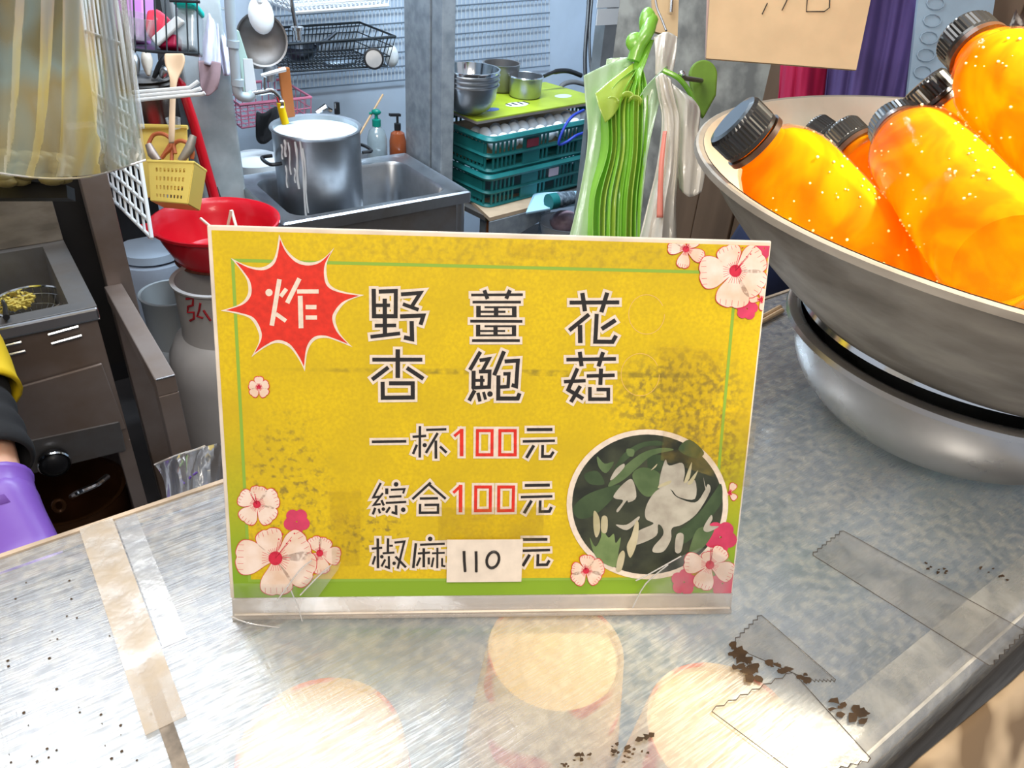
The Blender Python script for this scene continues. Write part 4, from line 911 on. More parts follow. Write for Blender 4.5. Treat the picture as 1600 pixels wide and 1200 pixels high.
t = thing('storage_drum', 'white drum with green base behind the pillar and pot', 'drum', PX(400, 270, 2.35))
c = PX(400, 262, 2.35); c.z = .40; MB().lathe(c, [(0, .0), (.085, 0), (.085, .09), (0, .09)], 28).build('green_base', mat('drum_green', (.12, .20, .10), .6), t, True); MB().lathe(c, [(.08, .09), (.086, .10), (.086, .22), (.05, .235), (0, .235)], 28).build('drum_body', M['white'], t, True)

# ---------------------------------------------------------------- crates, eggs, bowls
CY = math.radians(37.4 + 7); CX_, CYv = Vector((math.cos(CY), math.sin(CY), 0)), Vector((-math.sin(CY), math.cos(CY), 0))
CC = K(1.317, 1.927, 0)                  # near left corner
def crate(z0, z1, label):
    L_, W_ = .58, .30; t = thing('egg_crate', label, 'crate', CC + CX_ * L_ / 2 + CYv * W_ / 2 + ZZ * z0, CY, 'stacked green egg crates')
    def pt(a, b, z): return CC + CX_ * a + CYv * b + ZZ * z
    H = z1 - z0
    def rr(i, z, r=.03, n=5):
        out = []
        for ca, cb, a0_ in ((L_ - i - r, W_ - i - r, 0), (i + r, W_ - i - r, 90), (i + r, i + r, 180), (L_ - i - r, i + r, 270)):
            for k in range(n + 1): a = math.radians(a0_ + 90 * k / n); out.append(pt(ca + r * math.cos(a), cb + r * math.sin(a), z))
        return out
    def band(za, zb, i, name, bulge=.004):
        ring_loft([rr(i + .010, za), rr(i, za), rr(i - bulge, (za + zb) / 2), rr(i, zb), rr(i + .010, zb), rr(i + .010, za)], False).build(name, M['teal'], t, True)
    band(z1 - .018, z1, .0, 'top_rim', .006); band(z0 + H * .42, z0 + H * .52, .006, 'middle_band'); band(z0, z0 + .014, .010, 'bottom_band')
    MB().add(rr(.01, z0 + .003), [tuple(range(24))]).build('crate_floor', M['teal'], t)
    b = MB()
    for k in range(30):
        if k % 8 in (6, 7) and 3 < k < 26: continue
        a = .03 + k * (L_ - .06) / 29
        for bb in (.012, W_ - .012): b.box(pt(a, bb, (z0 + z1) / 2), (.007, .004, H * .96), (CX_, CYv, ZZ))
    for k in range(14):
        a = .03 + k * (W_ - .06) / 13
        for aa in (.012, L_ - .012): b.box(pt(aa, a, (z0 + z1) / 2), (.004, .007, H * .96), (CX_, CYv, ZZ))
    o = b.build('slats', M['teal'], t); o['kind'] = 'stuff'
    for a in (.19, .44): MB().box(pt(a, .010, (z0 + z1) / 2), (.075, .005, H * .8), (CX_, CYv, ZZ)).build('solid_panel', M['teal'], t)
    MB().box(pt(.01, W_ / 2, z0 + H * .5), (.004, W_ - .07, H * .55), (CX_, CYv, ZZ)).build('side_panel', M['teal'], t)
    return t, pt
c2, pt = crate(.500, .612, 'dark green plastic egg crate at the bottom of the stack')
MB().box(pt(.30, .006, .575), (.045, .003, .028), (CX_, CYv, ZZ)).build('pale_label', mat('faded_label', (.55, .42, .48), .6), c2)
c1, pt = crate(.614, .730, 'dark green plastic egg crate on top, full of white eggs')
MB().box(pt(.19, .005, .690), (.05, .003, .026), (CX_, CYv, ZZ)).build('red_label', mat('dark_red_label', (.25, .03, .05), .6), c1)
egg0 = None
ORD = ['first', 'second', 'third', 'fourth', 'fifth', 'sixth', 'seventh', 'eighth', 'ninth', 'tenth', 'eleventh', 'twelfth']
for j in range(3):
    for i in range(12):
        z = .700 + (.012 if j == 1 else .004 * math.sin(i * 3 + j)); p = pt(.055 + i * .0405, .040 + j * .044, z + .0)
        if egg0 is None:
            egg0 = MB().sphere(Vector((0, 0, 0)), .0215, 14, 10, (1, 1, 1.18)).build('egg', M['egg'], None, True); o = egg0
        else: o = egg0.copy(); COL.objects.link(o)
        o.location = p; o.rotation_euler = (rnd.uniform(-.4, .4), rnd.uniform(-.4, .4), 0); tag(o, 'white egg, %s from the left in the %s row of the top green crate' % (ORD[i], ('front', 'middle', 'back')[j]), 'egg', 'white eggs in the crate')
t = thing('egg_tray', 'brown pulp tray edge standing behind the eggs in the crate', 'tray', pt(.29, .18, .70), CY)
MB().box(pt(.29, .19, .665), (.54, .20, .07), (CX_, CYv, ZZ)).build('tray', M['card_brown'], t)
# green board across the crate
def bq(x, y, z): return at_z(x, y, z)
bd = [bq(692, 187, .772), bq(738, 186, .772), bq(906, 161, .772), bq(868, 138, .772), bq(800, 138, .772), bq(700, 150, .772)]
bd = [pt(-.01, .05, .772), pt(.56, .045, .772), pt(.55, .33, .772), pt(0, .31, .772)]
t = thing('poster_board', 'yellow green printed board lying over the egg crate', 'board', pt(.28, .18, .765), CY)
M['limeboard'] = mat('lime_board', (.42, .52, .03), .4, var=.25, scale=10); MB().prism([p for p in bd], ZZ, .004).build('board_sheet', M['limeboard'], t); MB().prism([p - ZZ * .006 for p in bd], ZZ, .008).build('board_backing', M['steel_brown'], t)
def spot(x, y, rx, ry, m_, nm):
    c = at_z(x, y, .7745); return MB().add([c + CX_ * rx * math.cos(a * PI / 12) + CYv * ry * math.sin(a * PI / 12) for a in range(24)], [tuple(range(24))]).build(nm, m_, t)
spot(767, 171, .032, .020, mat('print_blue', (.10, .18, .45), .5), 'blue_oval'); spot(808, 163, .045, .026, M['white'], 'white_oval')
for k in range(4):
    MB().box(at_z(795 + k * 9, 163.5 - k * 1.2, .775), (.007, .028, .0006), (CX_, CYv, ZZ)).build('printed_mark', M['ink'], t)
spot(880, 150, .035, .024, mat('pale_print', (.55, .66, .55), .5), 'pale_oval')
# stacked bowls
b0 = at_z(733, 176, .776); Rb = .088
for k in range(4):
    z = .776 + .014 * k + (.0 if k == 0 else .0)
    c = Vector((b0.x, b0.y, z)); r_ = Rb * (1 + .004 * k)
    t = thing('mixing_bowl', ['steel mixing bowl at the bottom of the stack on the lime board', 'steel mixing bowl second from the bottom of the stack', 'steel mixing bowl third from the bottom of the stack', 'steel mixing bowl topmost of the stack, its inside showing'][k], 'bowl', c, 0, 'stacked steel mixing bowls')
    pr = [(0, 0), (r_ * .45, .002), (r_ * .72, .018), (r_ * .9, .045), (r_ * .98, .085), (r_ * 1.03, .086), (r_ * 1.03, .089), (r_ * .97, .089), (r_ * .89, .046), (r_ * .70, .020), (r_ * .44, .004), (0, .0025)]
    MB().lathe(c, pr, 44).build('bowl', M['chrome'] if k == 3 else M['steel'], t, True)
c = at_z(820, 150, .776); t = thing('saucepan', 'small steel saucepan with black handle on the lime board', 'pan', c)
MB().lathe(c, [(0, 0), (.05, 0), (.054, .006), (.056, .062), (.060, .066), (.055, .066), (.053, .008), (0, .004)], 40).build('pan_body', M['steel'], t, True)
MB().lathe(c + ZZ * .062, [(.0575, 0), (.060, .002), (.0575, .006)], 40).build('rim_band', M['chrome'], t, True)
MB().tube(spline([PX(850, 119, 2.2), PX(868, 112, 2.2), PX(888, 111, 2.2), PX(908, 118, 2.2)], 5), [.006] * 5 + [.0085] * 11, 10).build('handle', M['black'], t, True)
c = at_z(782, 140, .776) ; t = thing('saucepan', 'darker steel pan standing behind, between bowls and small saucepan', 'pan', c)
MB().lathe(c, [(0, 0), (.052, 0), (.060, .01), (.062, .085), (.066, .088), (.060, .088), (.058, .012), (0, .006)], 40).build('pan_body', M['steel_dark'], t, True)
MB().tube(spline([PX(873, 142, 2.35), PX(880, 132, 2.35), PX(896, 128, 2.35), PX(914, 132, 2.35)], 5), .009, 10).build('handle', mat('grey_handle', (.16, .16, .16), .5), t, True)
tag(MB().tube(spline([PX(912, 172, 1.9), PX(893, 183, 1.88), PX(880, 203, 1.87), PX(873, 225, 1.87), PX(885, 222, 1.87), PX(900, 212, 1.87), PX(914, 207, 1.88)], 5), .0045, 8).build('blue_strap', M['blue_s'], None, True), 'bright blue loop of strap hanging over the crates', 'strap')
# bench under the crates and things on it
t = thing('plywood_bench', 'low plywood topped bench carrying the green crates', 'bench', K(1.5, 2.05, 0))
bz = .498
A_ = [at_z(735, 315, bz), at_z(765, 343, bz), at_z(846, 322, bz), at_z(820, 303, bz)]
MB().prism(A_, ZZ, .012).build('bench_top', M['plank'], t); MB().box(pt(.29, .15, bz - .012), (.62, .34, .016), (CX_, CYv, ZZ)).build('bench_frame', M['steel_dark'], t)
MB().prism([A_[1] - ZZ * .008, A_[2] - ZZ * .008, A_[2] - ZZ * .05, A_[1] - ZZ * .11], VV, .006).build('corner_brace', M['galv'], t)
for a, b_ in ((.02, .02), (.56, .02), (.02, .28), (.56, .28)): MB().box(pt(a, b_, bz / 2 - .01), (.03, .03, bz - .02), (CX_, CYv, ZZ)).build('leg', M['galv'], t)
tag(MB().box(at_z(768, 352, bz - .05) - ZZ * .04, (.03, .03, .12), (CX_, CYv, ZZ)).build('wood_offcut', M['wood_o'], None), 'short orange wood block under the plywood corner', 'block')
M['lblue'] = mat('light_blue_plastic', (.42, .66, .82), .35)
t = thing('plastic_tray', 'light blue plastic tray beside the plywood under the crates', 'tray', at_z(870, 325, bz))
P = [at_z(x, y, bz + .010) for x, y in ((822, 333), (914, 316), (912, 300), (850, 303), (835, 305))]; MB().prism(P, ZZ, .006).build('tray_plate', M['lblue'], t); MB().tube(P, .005, 8, closed=True).build('tray_lip', M['lblue'], t, True)
c = at_z(876, 312, bz + .03); t = thing('net_roll', 'dark teal net roll lying on the light blue tray', 'roll', c)
MB().lathe(c - UU * .05, [(0, 0), (.026, 0), (.026, .03), (0, .03)], 20, UU).build('teal_end', M['teal'], t, True); MB().lathe(c - UU * .02, [(0, 0), (.024, 0), (.026, .02), (.022, .07), (.0, .075)], 20, UU).build('net', mat('dark_netting', (.03, .05, .07), .8, var=.8, scale=80, col2=(.2, .25, .3)), t, True)
c = at_z(880, 372, .33); t = thing('plastic_tub', 'white tub under the bench with a pink white bag in it', 'tub', c); MB().lathe(c, [(0, 0), (.075, 0), (.09, .06), (.096, .062), (.088, .062), (.07, .006), (0, .004)], 28).build('tub', M['white'], t, True)
c = c + ZZ * .062; o = MB().sphere(c, .05, 14, 10, (1.1, 1, .8)).build('crumpled_bag', mat('pinkish_bag', (.62, .42, .48), .3, var=.5, scale=25), None, True); tag(o, 'crumpled pinkish plastic bag lying in the white tub', 'bag')

# ---------------------------------------------------------------- green and white carrier bags on hooks
M['gbag'] = film('green_bag_film', (.40, .80, .09), .97, .25, .06, bump=.5, scale=40, translucent=.45)
M['gbag2'] = film('yellow_green_bag_film', (.66, .84, .14), .96, .25, .06, bump=.5, scale=40, translucent=.45)
M['gbag3'] = film('pale_green_bag_film', (.74, .92, .62), .9, .25, .08, bump=.5, scale=40, translucent=.45)
M['wbag'] = film('white_bag_film', (.92, .86, .76), .96, .25, .06, bump=.5, scale=40, translucent=.35)
def cloth(rows, nx=10, ny=4, fold=0, nf=3, ph=0):
    """rows: lists of (px,py,D) control points -> smooth folded sheet"""
    R_ = [[at_D(*q) for q in r_] for r_ in rows]; R_ = [spline(r_, nx) for r_ in R_]; cols = len(R_[0]); cc = [spline([R_[i][j] for i in range(len(R_))], ny) for j in range(cols)]
    out = []
    for i in range(len(cc[0])):
        row = []
        for j in range(cols):
            p = cc[j][i]; d = (p - Vector((0, 0, CAMZ))).normalized(); f = i / (len(cc[0]) - 1)
            row.append(p + d * fold * (.35 + .65 * f) * math.sin(ph + 2 * PI * nf * j / (cols - 1) + f * 1.2) + d * fold * .3 * math.sin(2 * PI * nf * 2.3 * j / (cols - 1) + f * 6 + ph))
        out.append(row)
    return MB().grid(out)
gb = thing('green_carrier_bags', 'bundle of bright green plastic carrier bags hanging from a hook', 'bags', at_D(985, 120, 1.12), 0)
G_ = lambda rows, m_, nm, fold=.006, nf=3, ph=0, lab=None: cloth(rows, 8, 6, fold, nf, ph).build(nm, M[m_], gb, True, mods=[solid(.0006)], label=lab)
G_([[(912, 118, 1.07), (950, 100, 1.09), (990, 88, 1.10)], [(914, 150, 1.07), (950, 140, 1.09), (975, 132, 1.10)], [(918, 220, 1.07), (935, 215, 1.08), (950, 215, 1.09)], [(904, 310, 1.06), (922, 310, 1.07), (938, 310, 1.08)], [(884, 392, 1.05), (912, 392, 1.06), (935, 392, 1.07)]], 'gbag3', 'bag_leaf', .004, 1.5, 0, 'pale green outer bag layer')
G_([[(948, 92, 1.10), (970, 90, 1.10), (992, 90, 1.10)], [(946, 104, 1.10), (966, 104, 1.10), (985, 106, 1.10)]], 'gbag3', 'bag_leaf', .003, 1)
G_([[(930, 146, 1.05), (958, 122, 1.07), (990, 98, 1.09)], [(936, 168, 1.045), (962, 148, 1.06), (988, 122, 1.08)], [(946, 192, 1.05), (962, 176, 1.06), (982, 140, 1.08)]], 'gbag2', 'bag_leaf', .002, 1, 0, 'yellow green folded bag corner')
G_([[(985, 112, 1.125), (1000, 112, 1.125)], [(938, 172, 1.125), (1008, 172, 1.125)], [(930, 260, 1.125), (1004, 260, 1.125)], [(906, 392, 1.12), (1000, 392, 1.12)]], 'gbag', 'bag_leaf', .004, 6)
for k, (xt, xb, m_) in enumerate(((944, 918, 'gbag'), (950, 928, 'gbag'), (957, 936, 'gbag2'), (963, 944, 'gbag'), (970, 952, 'gbag2'), (976, 961, 'gbag'), (983, 969, 'gbag'), (990, 977, 'gbag2'), (997, 984, 'gbag'), (1004, 991, 'gbag'))):
    dd = .004 * (k % 3); top = (988 + k * 1.5, 108)
    G_([[(top[0] - 3, top[1], 1.10), (top[0] + 3, top[1], 1.08 + dd)], [(xt - 3, 168 - abs(k - 4) * 3, 1.085), (xt + 8, 160 - abs(k - 4) * 3, 1.06 + dd)], [(xt - 8, 235, 1.085), (xt + 6, 235, 1.055 + dd)], [(xb - 4, 310, 1.085), (xb + 11, 310, 1.05 + dd)], [(xb - 9, 392, 1.085), (xb + 9, 392, 1.045 + dd)]], m_, 'bag_leaf', .003, 1.5, k)
for k, (x, y) in enumerate(((957, 160), (981, 152), (993, 158))):
    p = [at_D(x + 10 * math.cos(a * PI / 8), y + 9 * math.sin(a * PI / 8), 1.055) for a in range(9, 17)]; q = [v_ + FW * .06 for v_ in p]
    MB().grid([p, q]).build('bag_fold', M['gbag2'], gb, True, mods=[solid(.002)])
G_([[(1008, 62, 1.09), (1022, 62, 1.09)], [(992, 96, 1.09), (1010, 96, 1.08)], [(984, 120, 1.09), (1002, 122, 1.07)], [(988, 160, 1.10), (1004, 165, 1.07)]], 'gbag', 'bag_handle', .004, 1)
MB().sphere(at_D(1012, 36, 1.09), .016, 14, 10, (.8, .7, 1.4), (XW, FW, -DW)).build('handle_knot', M['gbag'], gb, True, mods=[]); MB().sphere(at_D(993, 66, 1.085), .013, 14, 10, (1.1, .7, 1.1), (XW, FW, -DW)).build('handle_knot', M['gbag'], gb, True)
MB().tube(spline([at_D(1018, 30, 1.09), at_D(1010, 52, 1.08), at_D(998, 72, 1.085), at_D(990, 95, 1.09)], 4), [.010] * 13, 10).build('bag_handle', M['gbag'], gb, True)
G_([[(1000, 150, 1.05), (1012, 132, 1.05), (1036, 108, 1.06)], [(1006, 158, 1.06), (1020, 142, 1.06), (1042, 114, 1.07)], [(1000, 260, 1.07), (1006, 250, 1.06), (1012, 240, 1.05)], [(984, 392, 1.07), (990, 392, 1.06), (998, 392, 1.05)]], 'gbag3', 'bag_leaf', .003, 1)
MB().tube(spline([at_D(1036, 110, 1.05), at_D(1060, 122, 1.05), at_D(1078, 145, 1.06), (at_D(1090, 172, 1.07))], 5), .0035, 8).build('bag_edge', M['gbag'], gb, True)
wb = thing('white_carrier_bags', 'bundle of white plastic carrier bags with red print beside green ones', 'bags', at_D(1040, 150, 1.04), 0)
W_ = lambda rows, nm='bag_leaf', fold=.005, nf=2, ph=0, m_='wbag': cloth(rows, 8, 6, fold, nf, ph).build(nm, M[m_], wb, True, mods=[solid(.0006)])
W_([[(1022, 58, 1.075), (1042, 50, 1.075), (1058, 58, 1.085)], [(1024, 86, 1.07), (1040, 84, 1.07), (1056, 86, 1.08)], [(1024, 118, 1.07), (1038, 118, 1.07), (1050, 118, 1.08)]], 'bag_handle', .004, 1.5)
W_([[(1024, 122, 1.03), (1034, 114, 1.03), (1048, 124, 1.03)], [(1028, 150, 1.03), (1040, 148, 1.02), (1056, 160, 1.03)], [(1034, 190, 1.03), (1048, 185, 1.02), (1062, 190, 1.03)], [(1026, 260, 1.03), (1046, 260, 1.01), (1060, 255, 1.03)], [(1012, 320, 1.03), (1036, 320, 1.0), (1056, 320, 1.03)], [(994, 392, 1.03), (1028, 392, 1.0), (1058, 392, 1.03)]], 'bag_leaf', .006, 3)
W_([[(1040, 122, 1.05), (1062, 140, 1.04), (1080, 152, 1.05)], [(1056, 160, 1.04), (1078, 160, 1.03), (1094, 172, 1.05)], [(1060, 205, 1.04), (1078, 200, 1.03), (1092, 210, 1.05)], [(1058, 260, 1.04), (1080, 255, 1.03), (1102, 262, 1.05)], [(1062, 296, 1.045), (1078, 308, 1.035), (1096, 300, 1.05)]], 'bag_lobe', .006, 1.5, 1)
W_([[(1036, 205, 1.012), (1042, 205, 1.012)], [(1030, 250, 1.0), (1038, 250, 1.0)], [(1028, 290, .995), (1036, 290, .995)], [(1026, 340, .99), (1036, 340, .99)]], 'red_print', .001, 1, 0, 'wbag')
bpy.data.objects['red_print'].data.materials[0] = mat('red_bag_print', (.70, .22, .16), .5)
t = thing('wall_hook', 'thin metal hook holding the white and green bags', 'hook', at_D(1030, 30, 1.2), 0); MB().tube(spline([at_D(1022, -20, 1.12), at_D(1026, 10, 1.11), at_D(1034, 30, 1.10), at_D(1041, 48, 1.09)], 4), .0016, 8).build('hook_wire', M['steel_dark'], t, True); MB().tube([at_D(1050, -10, 1.15), at_D(1048, 20, 1.15)], .003, 8).build('hook_tip', M['chrome'], t, True)
MB().prism([at_D(x, y, 1.16) for x, y in ((1015, -60), (1062, -60), (1058, 60), (1020, 50))], FW, .006).build('hook_board', M['card_brown'], t)
t = thing('green_bag_roll', 'round green bag pad hanging on a rod right of the white bags', 'roll', at_D(1098, 130, 1.2), 0)
P = [at_D(1098 + 22 * math.cos(a * PI / 12), 118 + 23 * math.sin(a * PI / 12), 1.2) for a in range(12, 25)] + [at_D(1118, 150, 1.2), at_D(1098, 186, 1.2), at_D(1082, 160, 1.2)]
M['moss'] = mat('moss_green_plastic', (.20, .36, .03), .5, var=.3, scale=20); MB().prism(P, FW, .012).build('pad', M['moss'], t, mods=[bevel(.003)]); MB().tube([at_D(1064, 117, 1.06), at_D(1070, 122, 1.10), at_D(1096, 126, 1.19)], .0035, 8).build('rod', M['steel_dark'], t, True); MB().sphere(at_D(1065, 116, 1.06), .005, 8, 6).build('rod_tip', M['chrome'], t, True)

# ---------------------------------------------------------------- right side: cardboard notice, cloths, blue panel
t = thing('cardboard_notice', 'tan cardboard notice hanging at the top above the basin', 'notice', at_D(1230, 40, .86), 0)
cn = [at_D(x, y, .86) for x, y in ((1112, -60), (1372, -60), (1337, 110), (1103, 92))]
MB().prism(cn, FW, .003).build('cardboard', M['card_brown'], t); MB().prism([at_D(x, y, .865) for x, y in ((1106, -60), (1116, -60), (1108, 93), (1102, 90))], FW, .003).build('pink_edge', mat('pinkish_card_edge', (.55, .38, .34), .7), t)
def wstroke(pts, D, wd, m_, par, nm='writing'):
    MB().tube([at_D(x, y, D) for x, y in pts], wd, 6).build(nm, m_, par, True)
for pts in ([(1233, -8), (1228, 4), (1222, 16)], [(1199, 5), (1191, 22)], [(1262, -10), (1260, 18), (1288, 18), (1296, 12), (1297, -10)]): wstroke(pts, .8575, .0006, M['ink'], t)
t = thing('purple_cloth', 'deep purple cloth hanging behind the aluminium basin', 'cloth', at_D(1360, 80, 1.1), 0)
cloth([[(1300, -50, 1.12), (1350, -50, 1.09), (1400, -50, 1.12), (1460, -50, 1.09)], [(1296, 60, 1.12), (1340, 60, 1.09), (1390, 60, 1.12), (1440, 50, 1.09)], [(1286, 190, 1.12), (1325, 190, 1.08), (1370, 190, 1.12), (1415, 190, 1.09)]], 30, 10, .009, 4).build('cloth', M['purple'], t, True, mods=[solid(.002)])
t = thing('crimson_cloth', 'crimson cloth hanging left of the purple cloth under the notice', 'cloth', at_D(1255, 120, 1.12), 0)
cloth([[(1224, -50, 1.16), (1262, -50, 1.12), (1306, -50, 1.16)], [(1220, 100, 1.16), (1255, 100, 1.12), (1298, 100, 1.16)], [(1212, 190, 1.16), (1250, 190, 1.12), (1290, 190, 1.16)]], 24, 8, .007, 3).build('cloth', M['redcloth'], t, True, mods=[solid(.002)])
t = thing('blue_plastic_panel', 'pale blue embossed plastic panel beside the purple cloth', 'panel', at_D(1470, 60, 1.08), 0)
MB().prism([at_D(x, y, 1.08) for x, y in ((1440, -60), (1562, -60), (1530, 150), (1412, 190))], FW, .006).build('panel', mat('pale_blue_plastic', (.30, .40, .50), .4, var=.2, scale=14, bump=.2), t)
for k in range(5): MB().tube([at_D(1462 + 14 * math.cos(a * PI / 5) - k * 5, 5 + k * 27 + 10 * math.sin(a * PI / 5), 1.075) for a in range(10)], .0009, 6, closed=True).build('raised_motif', bpy.data.materials['pale_blue_plastic'], t, True)
t = thing('stone_slab', 'speckled pale stone slab at the far right edge', 'slab', at_D(1590, 60, 1.12), 0)
MB().prism([at_D(x, y, 1.10) for x, y in ((1588, -60), (1720, -60), (1700, 260), (1562, 200), (1574, 90))], FW, .02).build('slab', mottle('speckled_stone', (.50, .44, .38), (.08, .05, .04), 60), t)
t = thing('dark_trousers_bundle', 'dark blue cloth glimpsed between the sign and the basin', 'cloth', at_D(1210, 440, 1.0), 0)
c = at_D(1205, 430, 1.05); MB().sphere(c, .07, 14, 10, (1, 1, 1.6)).build('cloth', mat('navy_cloth', (.02, .03, .09), .85, var=.5, scale=12), t, True)
# chopstick on the counter beside the sign
for k, (a, b_) in enumerate((((1150, 517), (1219, 480)), ((1155, 522), (1222, 485)))):
    tag(MB().tube([at_z(*a, CZ + .003), at_z(*b_, CZ + .003)], [.0022, .0028], 8).build('chopstick', M['wood'], None, True), ['wooden chopstick on the counter behind the sign, far one', 'wooden chopstick on the counter behind the sign, near one'][k], 'chopstick')

# ---------------------------------------------------------------- left: fryer, steel frame
t = thing('deep_fryer', 'greasy stainless deep fryer cabinet at the left with oil well and drain basket', 'fryer', K(-.1, 1.55, 0))
FU0, FU1, FV0, FV1, FZ = -.55, .118, 1.375, 1.70, .722
MB().kbox(FU0, FU1 - .006, FV0 + .004, FV0 + .012, .42, FZ - .03).build('front_panel', M['steel_brown'], t)
MB().kbox(FU1 - .012, FU1 - .004, FV0 + .01, FV1, .02, FZ - .03).build('side_panel', M['steel_brown'], t)
MB().kbox(FU0, FU1 - .01, FV1 - .012, FV1 - .004, .02, FZ - .03).build('back_panel', M['steel_brown'], t)
ring_loft([[K(*p, FZ - .028) for p in ((FU0, FV0), (FU1, FV0), (FU1, FV1), (FU0, FV1))], [K(*p, FZ) for p in ((FU0, FV0), (FU1, FV0), (FU1, FV1), (FU0, FV1))], [K(*p, FZ) for p in ((FU0 + .04, FV0 + .03), (FU1 - .04, FV0 + .03), (FU1 - .04, FV1 - .02), (FU0 + .04, FV1 - .02))],
           [K(*p, FZ - .14) for p in ((FU0 + .05, FV0 + .05), (FU1 - .05, FV0 + .05), (FU1 - .05, FV1 - .03), (FU0 + .05, FV1 - .03))]]).build('top_frame', M['steel_dark'], t)
MB().kbox(FU0 + .05, FU1 - .05, FV0 + .05, FV1 - .03, FZ - .10, FZ - .095).build('oil', M['oil'], t)
MB().kbox(FU0, FU1, FV1 - .004, FV1 + .006, FZ, FZ + .105).build('backsplash', M['alu'], t, mods=[bevel(.002)])
MB().box(K((FU0 + FU1) / 2, FV0 - .004, FZ - .012), (FU1 - FU0, .010, .024)).build('front_lip', M['chrome'], t, mods=[bevel(.004)])
def onf(x, y): return at_v(x, y, FV0)
for (x0, y0, x1, y1) in ((75, 522, 122, 509), (80, 536, 127, 523), (0, 541, 33, 533), (0, 556, 39, 547)):
    MB().tube([onf(x0, y0) - VV * .002, onf(x1, y1) - VV * .002], .0035, 8).build('louver_slot', M['chrome'], t, True)
P = [onf(x, y) - VV * .003 for x, y in ((-40, 622), (158, 566), (196, 668), (-10, 722))]
MB().prism(P, VV, .006).build('control_door', M['steel_brown'], t, mods=[bevel(.002)])
P = [onf(x, y) - VV * .002 for x, y in ((10, 692), (186, 655), (196, 702), (20, 745))]
MB().prism(P, VV, .010).build('knob_rail', M['steel_dark'], t, mods=[bevel(.003)])
c = onf(82, 714) - VV * .012; MB().lathe(c, [(.026, 0), (.0255, .012), (.018, .020), (.008, .024), (0, .024)], 28, -VV).build('control_knob', M['chrome'], t, True, label='round glossy black control knob'); MB().lathe(c - VV * .006, [(.0262, .004), (.028, .007), (.0262, .010)], 28, -VV).build('knob_ring', M['chrome'], t, True)
bpy.data.objects['control_knob'].data.materials[0] = M['black']
for a in (FU0 + .02, FU1 - .03):
    MB().kbox(a, a + .025, FV0 + .005, FV0 + .03, 0, .42).build('leg', M['steel_brown'], t)
MB().kbox(FU0, FU1 - .01, FV0 + .02, FV1 - .01, .10, .115).build('lower_shelf', M['steel_brown'], t)
# fry basket with chips
c = at_z(46, 470, FZ - .045); Rb = .062
t = thing('fry_basket', 'round wire strainer hanging in the fryer well', 'strainer', c)
for k, (rr, h) in enumerate(((Rb, 0), (Rb * .97, -.015), (Rb * .82, -.032), (Rb * .55, -.042))): MB().tube([c + Vector((rr * math.cos(a * PI / 16), rr * math.sin(a * PI / 16), h)) for a in range(32)], .0028 if k == 0 else .0008, 6, closed=True).build('ring_wire', M['chrome'] if k == 0 else M['steel'], t, True)
b = MB()
for a in range(28): b.tube([c + Vector((q * Rb * math.cos(a * PI / 14), q * Rb * math.sin(a * PI / 14), h)) for q, h in ((1, 0), (.97, -.015), (.82, -.032), (.5, -.042), (.05, -.045))], .0006, 4)
o = b.build('mesh_wires', M['steel'], t); o['kind'] = 'stuff'
cf = at_z(22, 475, FZ - .065); b = MB(); r = random.Random(4)
for k in range(90):
    a = r.uniform(0, 2 * PI); rr = .034 * math.sqrt(r.random()); p = cf + Vector((rr * math.cos(a), rr * math.sin(a), r.uniform(0, .012))); q = r.uniform(0, PI); dx = Vector((math.cos(q), math.sin(q), r.uniform(-.3, .3))).normalized()
    b.box(p, (r.uniform(.010, .018), .004, .004), (dx, dx.cross(ZZ).normalized(), dx.cross(dx.cross(ZZ)).normalized()))
o = b.build('fried_strips', M['fries'], None); tag(o, 'golden fried strips heaped in the strainer at the left edge', 'food', kind='stuff')
c2_ = at_z(10, 482, FZ - .02); tag(MB().tube([at_z(10, 496, FZ + .01), at_z(8, 478, FZ - .02), at_z(4, 470, FZ - .05)], [.005, .004, .003], 8).build('carrying_rod', M['black'], None, True), 'short dark strainer handle resting on the fryer lip', 'handle')
# pot on the shelf under the fryer
c = at_v(120, 800, 1.52); c.z = .116; t = thing('braising_pot', 'dark brown pot standing under the fryer', 'pot', c)
M['brownpot'] = mat('scorched_pot', (.13, .055, .02), .35, .5, var=.4, scale=6)
MB().lathe(c, [(0, 0), (.10, 0), (.105, .01), (.107, .12), (.112, .125), (.104, .125), (.10, .012), (0, .008)], 40).build('pot_body', M['brownpot'], t, True)
MB().tube(spline([at_v(112, 776, 1.40), at_v(125, 768, 1.38), at_v(150, 757, 1.38), at_v(168, 744, 1.40)], 4), .006, 8).build('handle', M['chrome'], t, True)
MB().tube([at_v(92 + 9 * math.cos(a * PI / 6), 790 + 9 * math.sin(a * PI / 6), 1.41) for a in range(12)], .004, 6, closed=True).build('ring', M['brownpot'], t, True)

t = thing('table_stand', 'bent brownish steel frame between the fryer and the gas cylinders', 'frame', K(.19, 1.5, 0))
MB().kbox(.172, .222, 1.66, 1.70, .0, .95).build('back_post', M['steel_brown'], t, mods=[bevel(.002)])
MB().kbox(.165, .200, 1.25, 1.66, .585, .622).build('side_rail', M['steel_brown'], t, mods=[bevel(.002)])
MB().kbox(.165, .200, 1.25, 1.285, .0, .585).build('front_leg', M['steel_brown'], t, mods=[bevel(.002)])
MB().tube([K(.167, 1.249, .622), K(.198, 1.249, .622)], .002, 6).build('bright_edge', M['chrome'], t)
t = MB().kbox(-.5, .175, 1.72, 1.74, .4, .98).build('dark_back_plate', M['dark_metal']); tag(t, 'dark plate standing behind the fryer backsplash', 'panel')

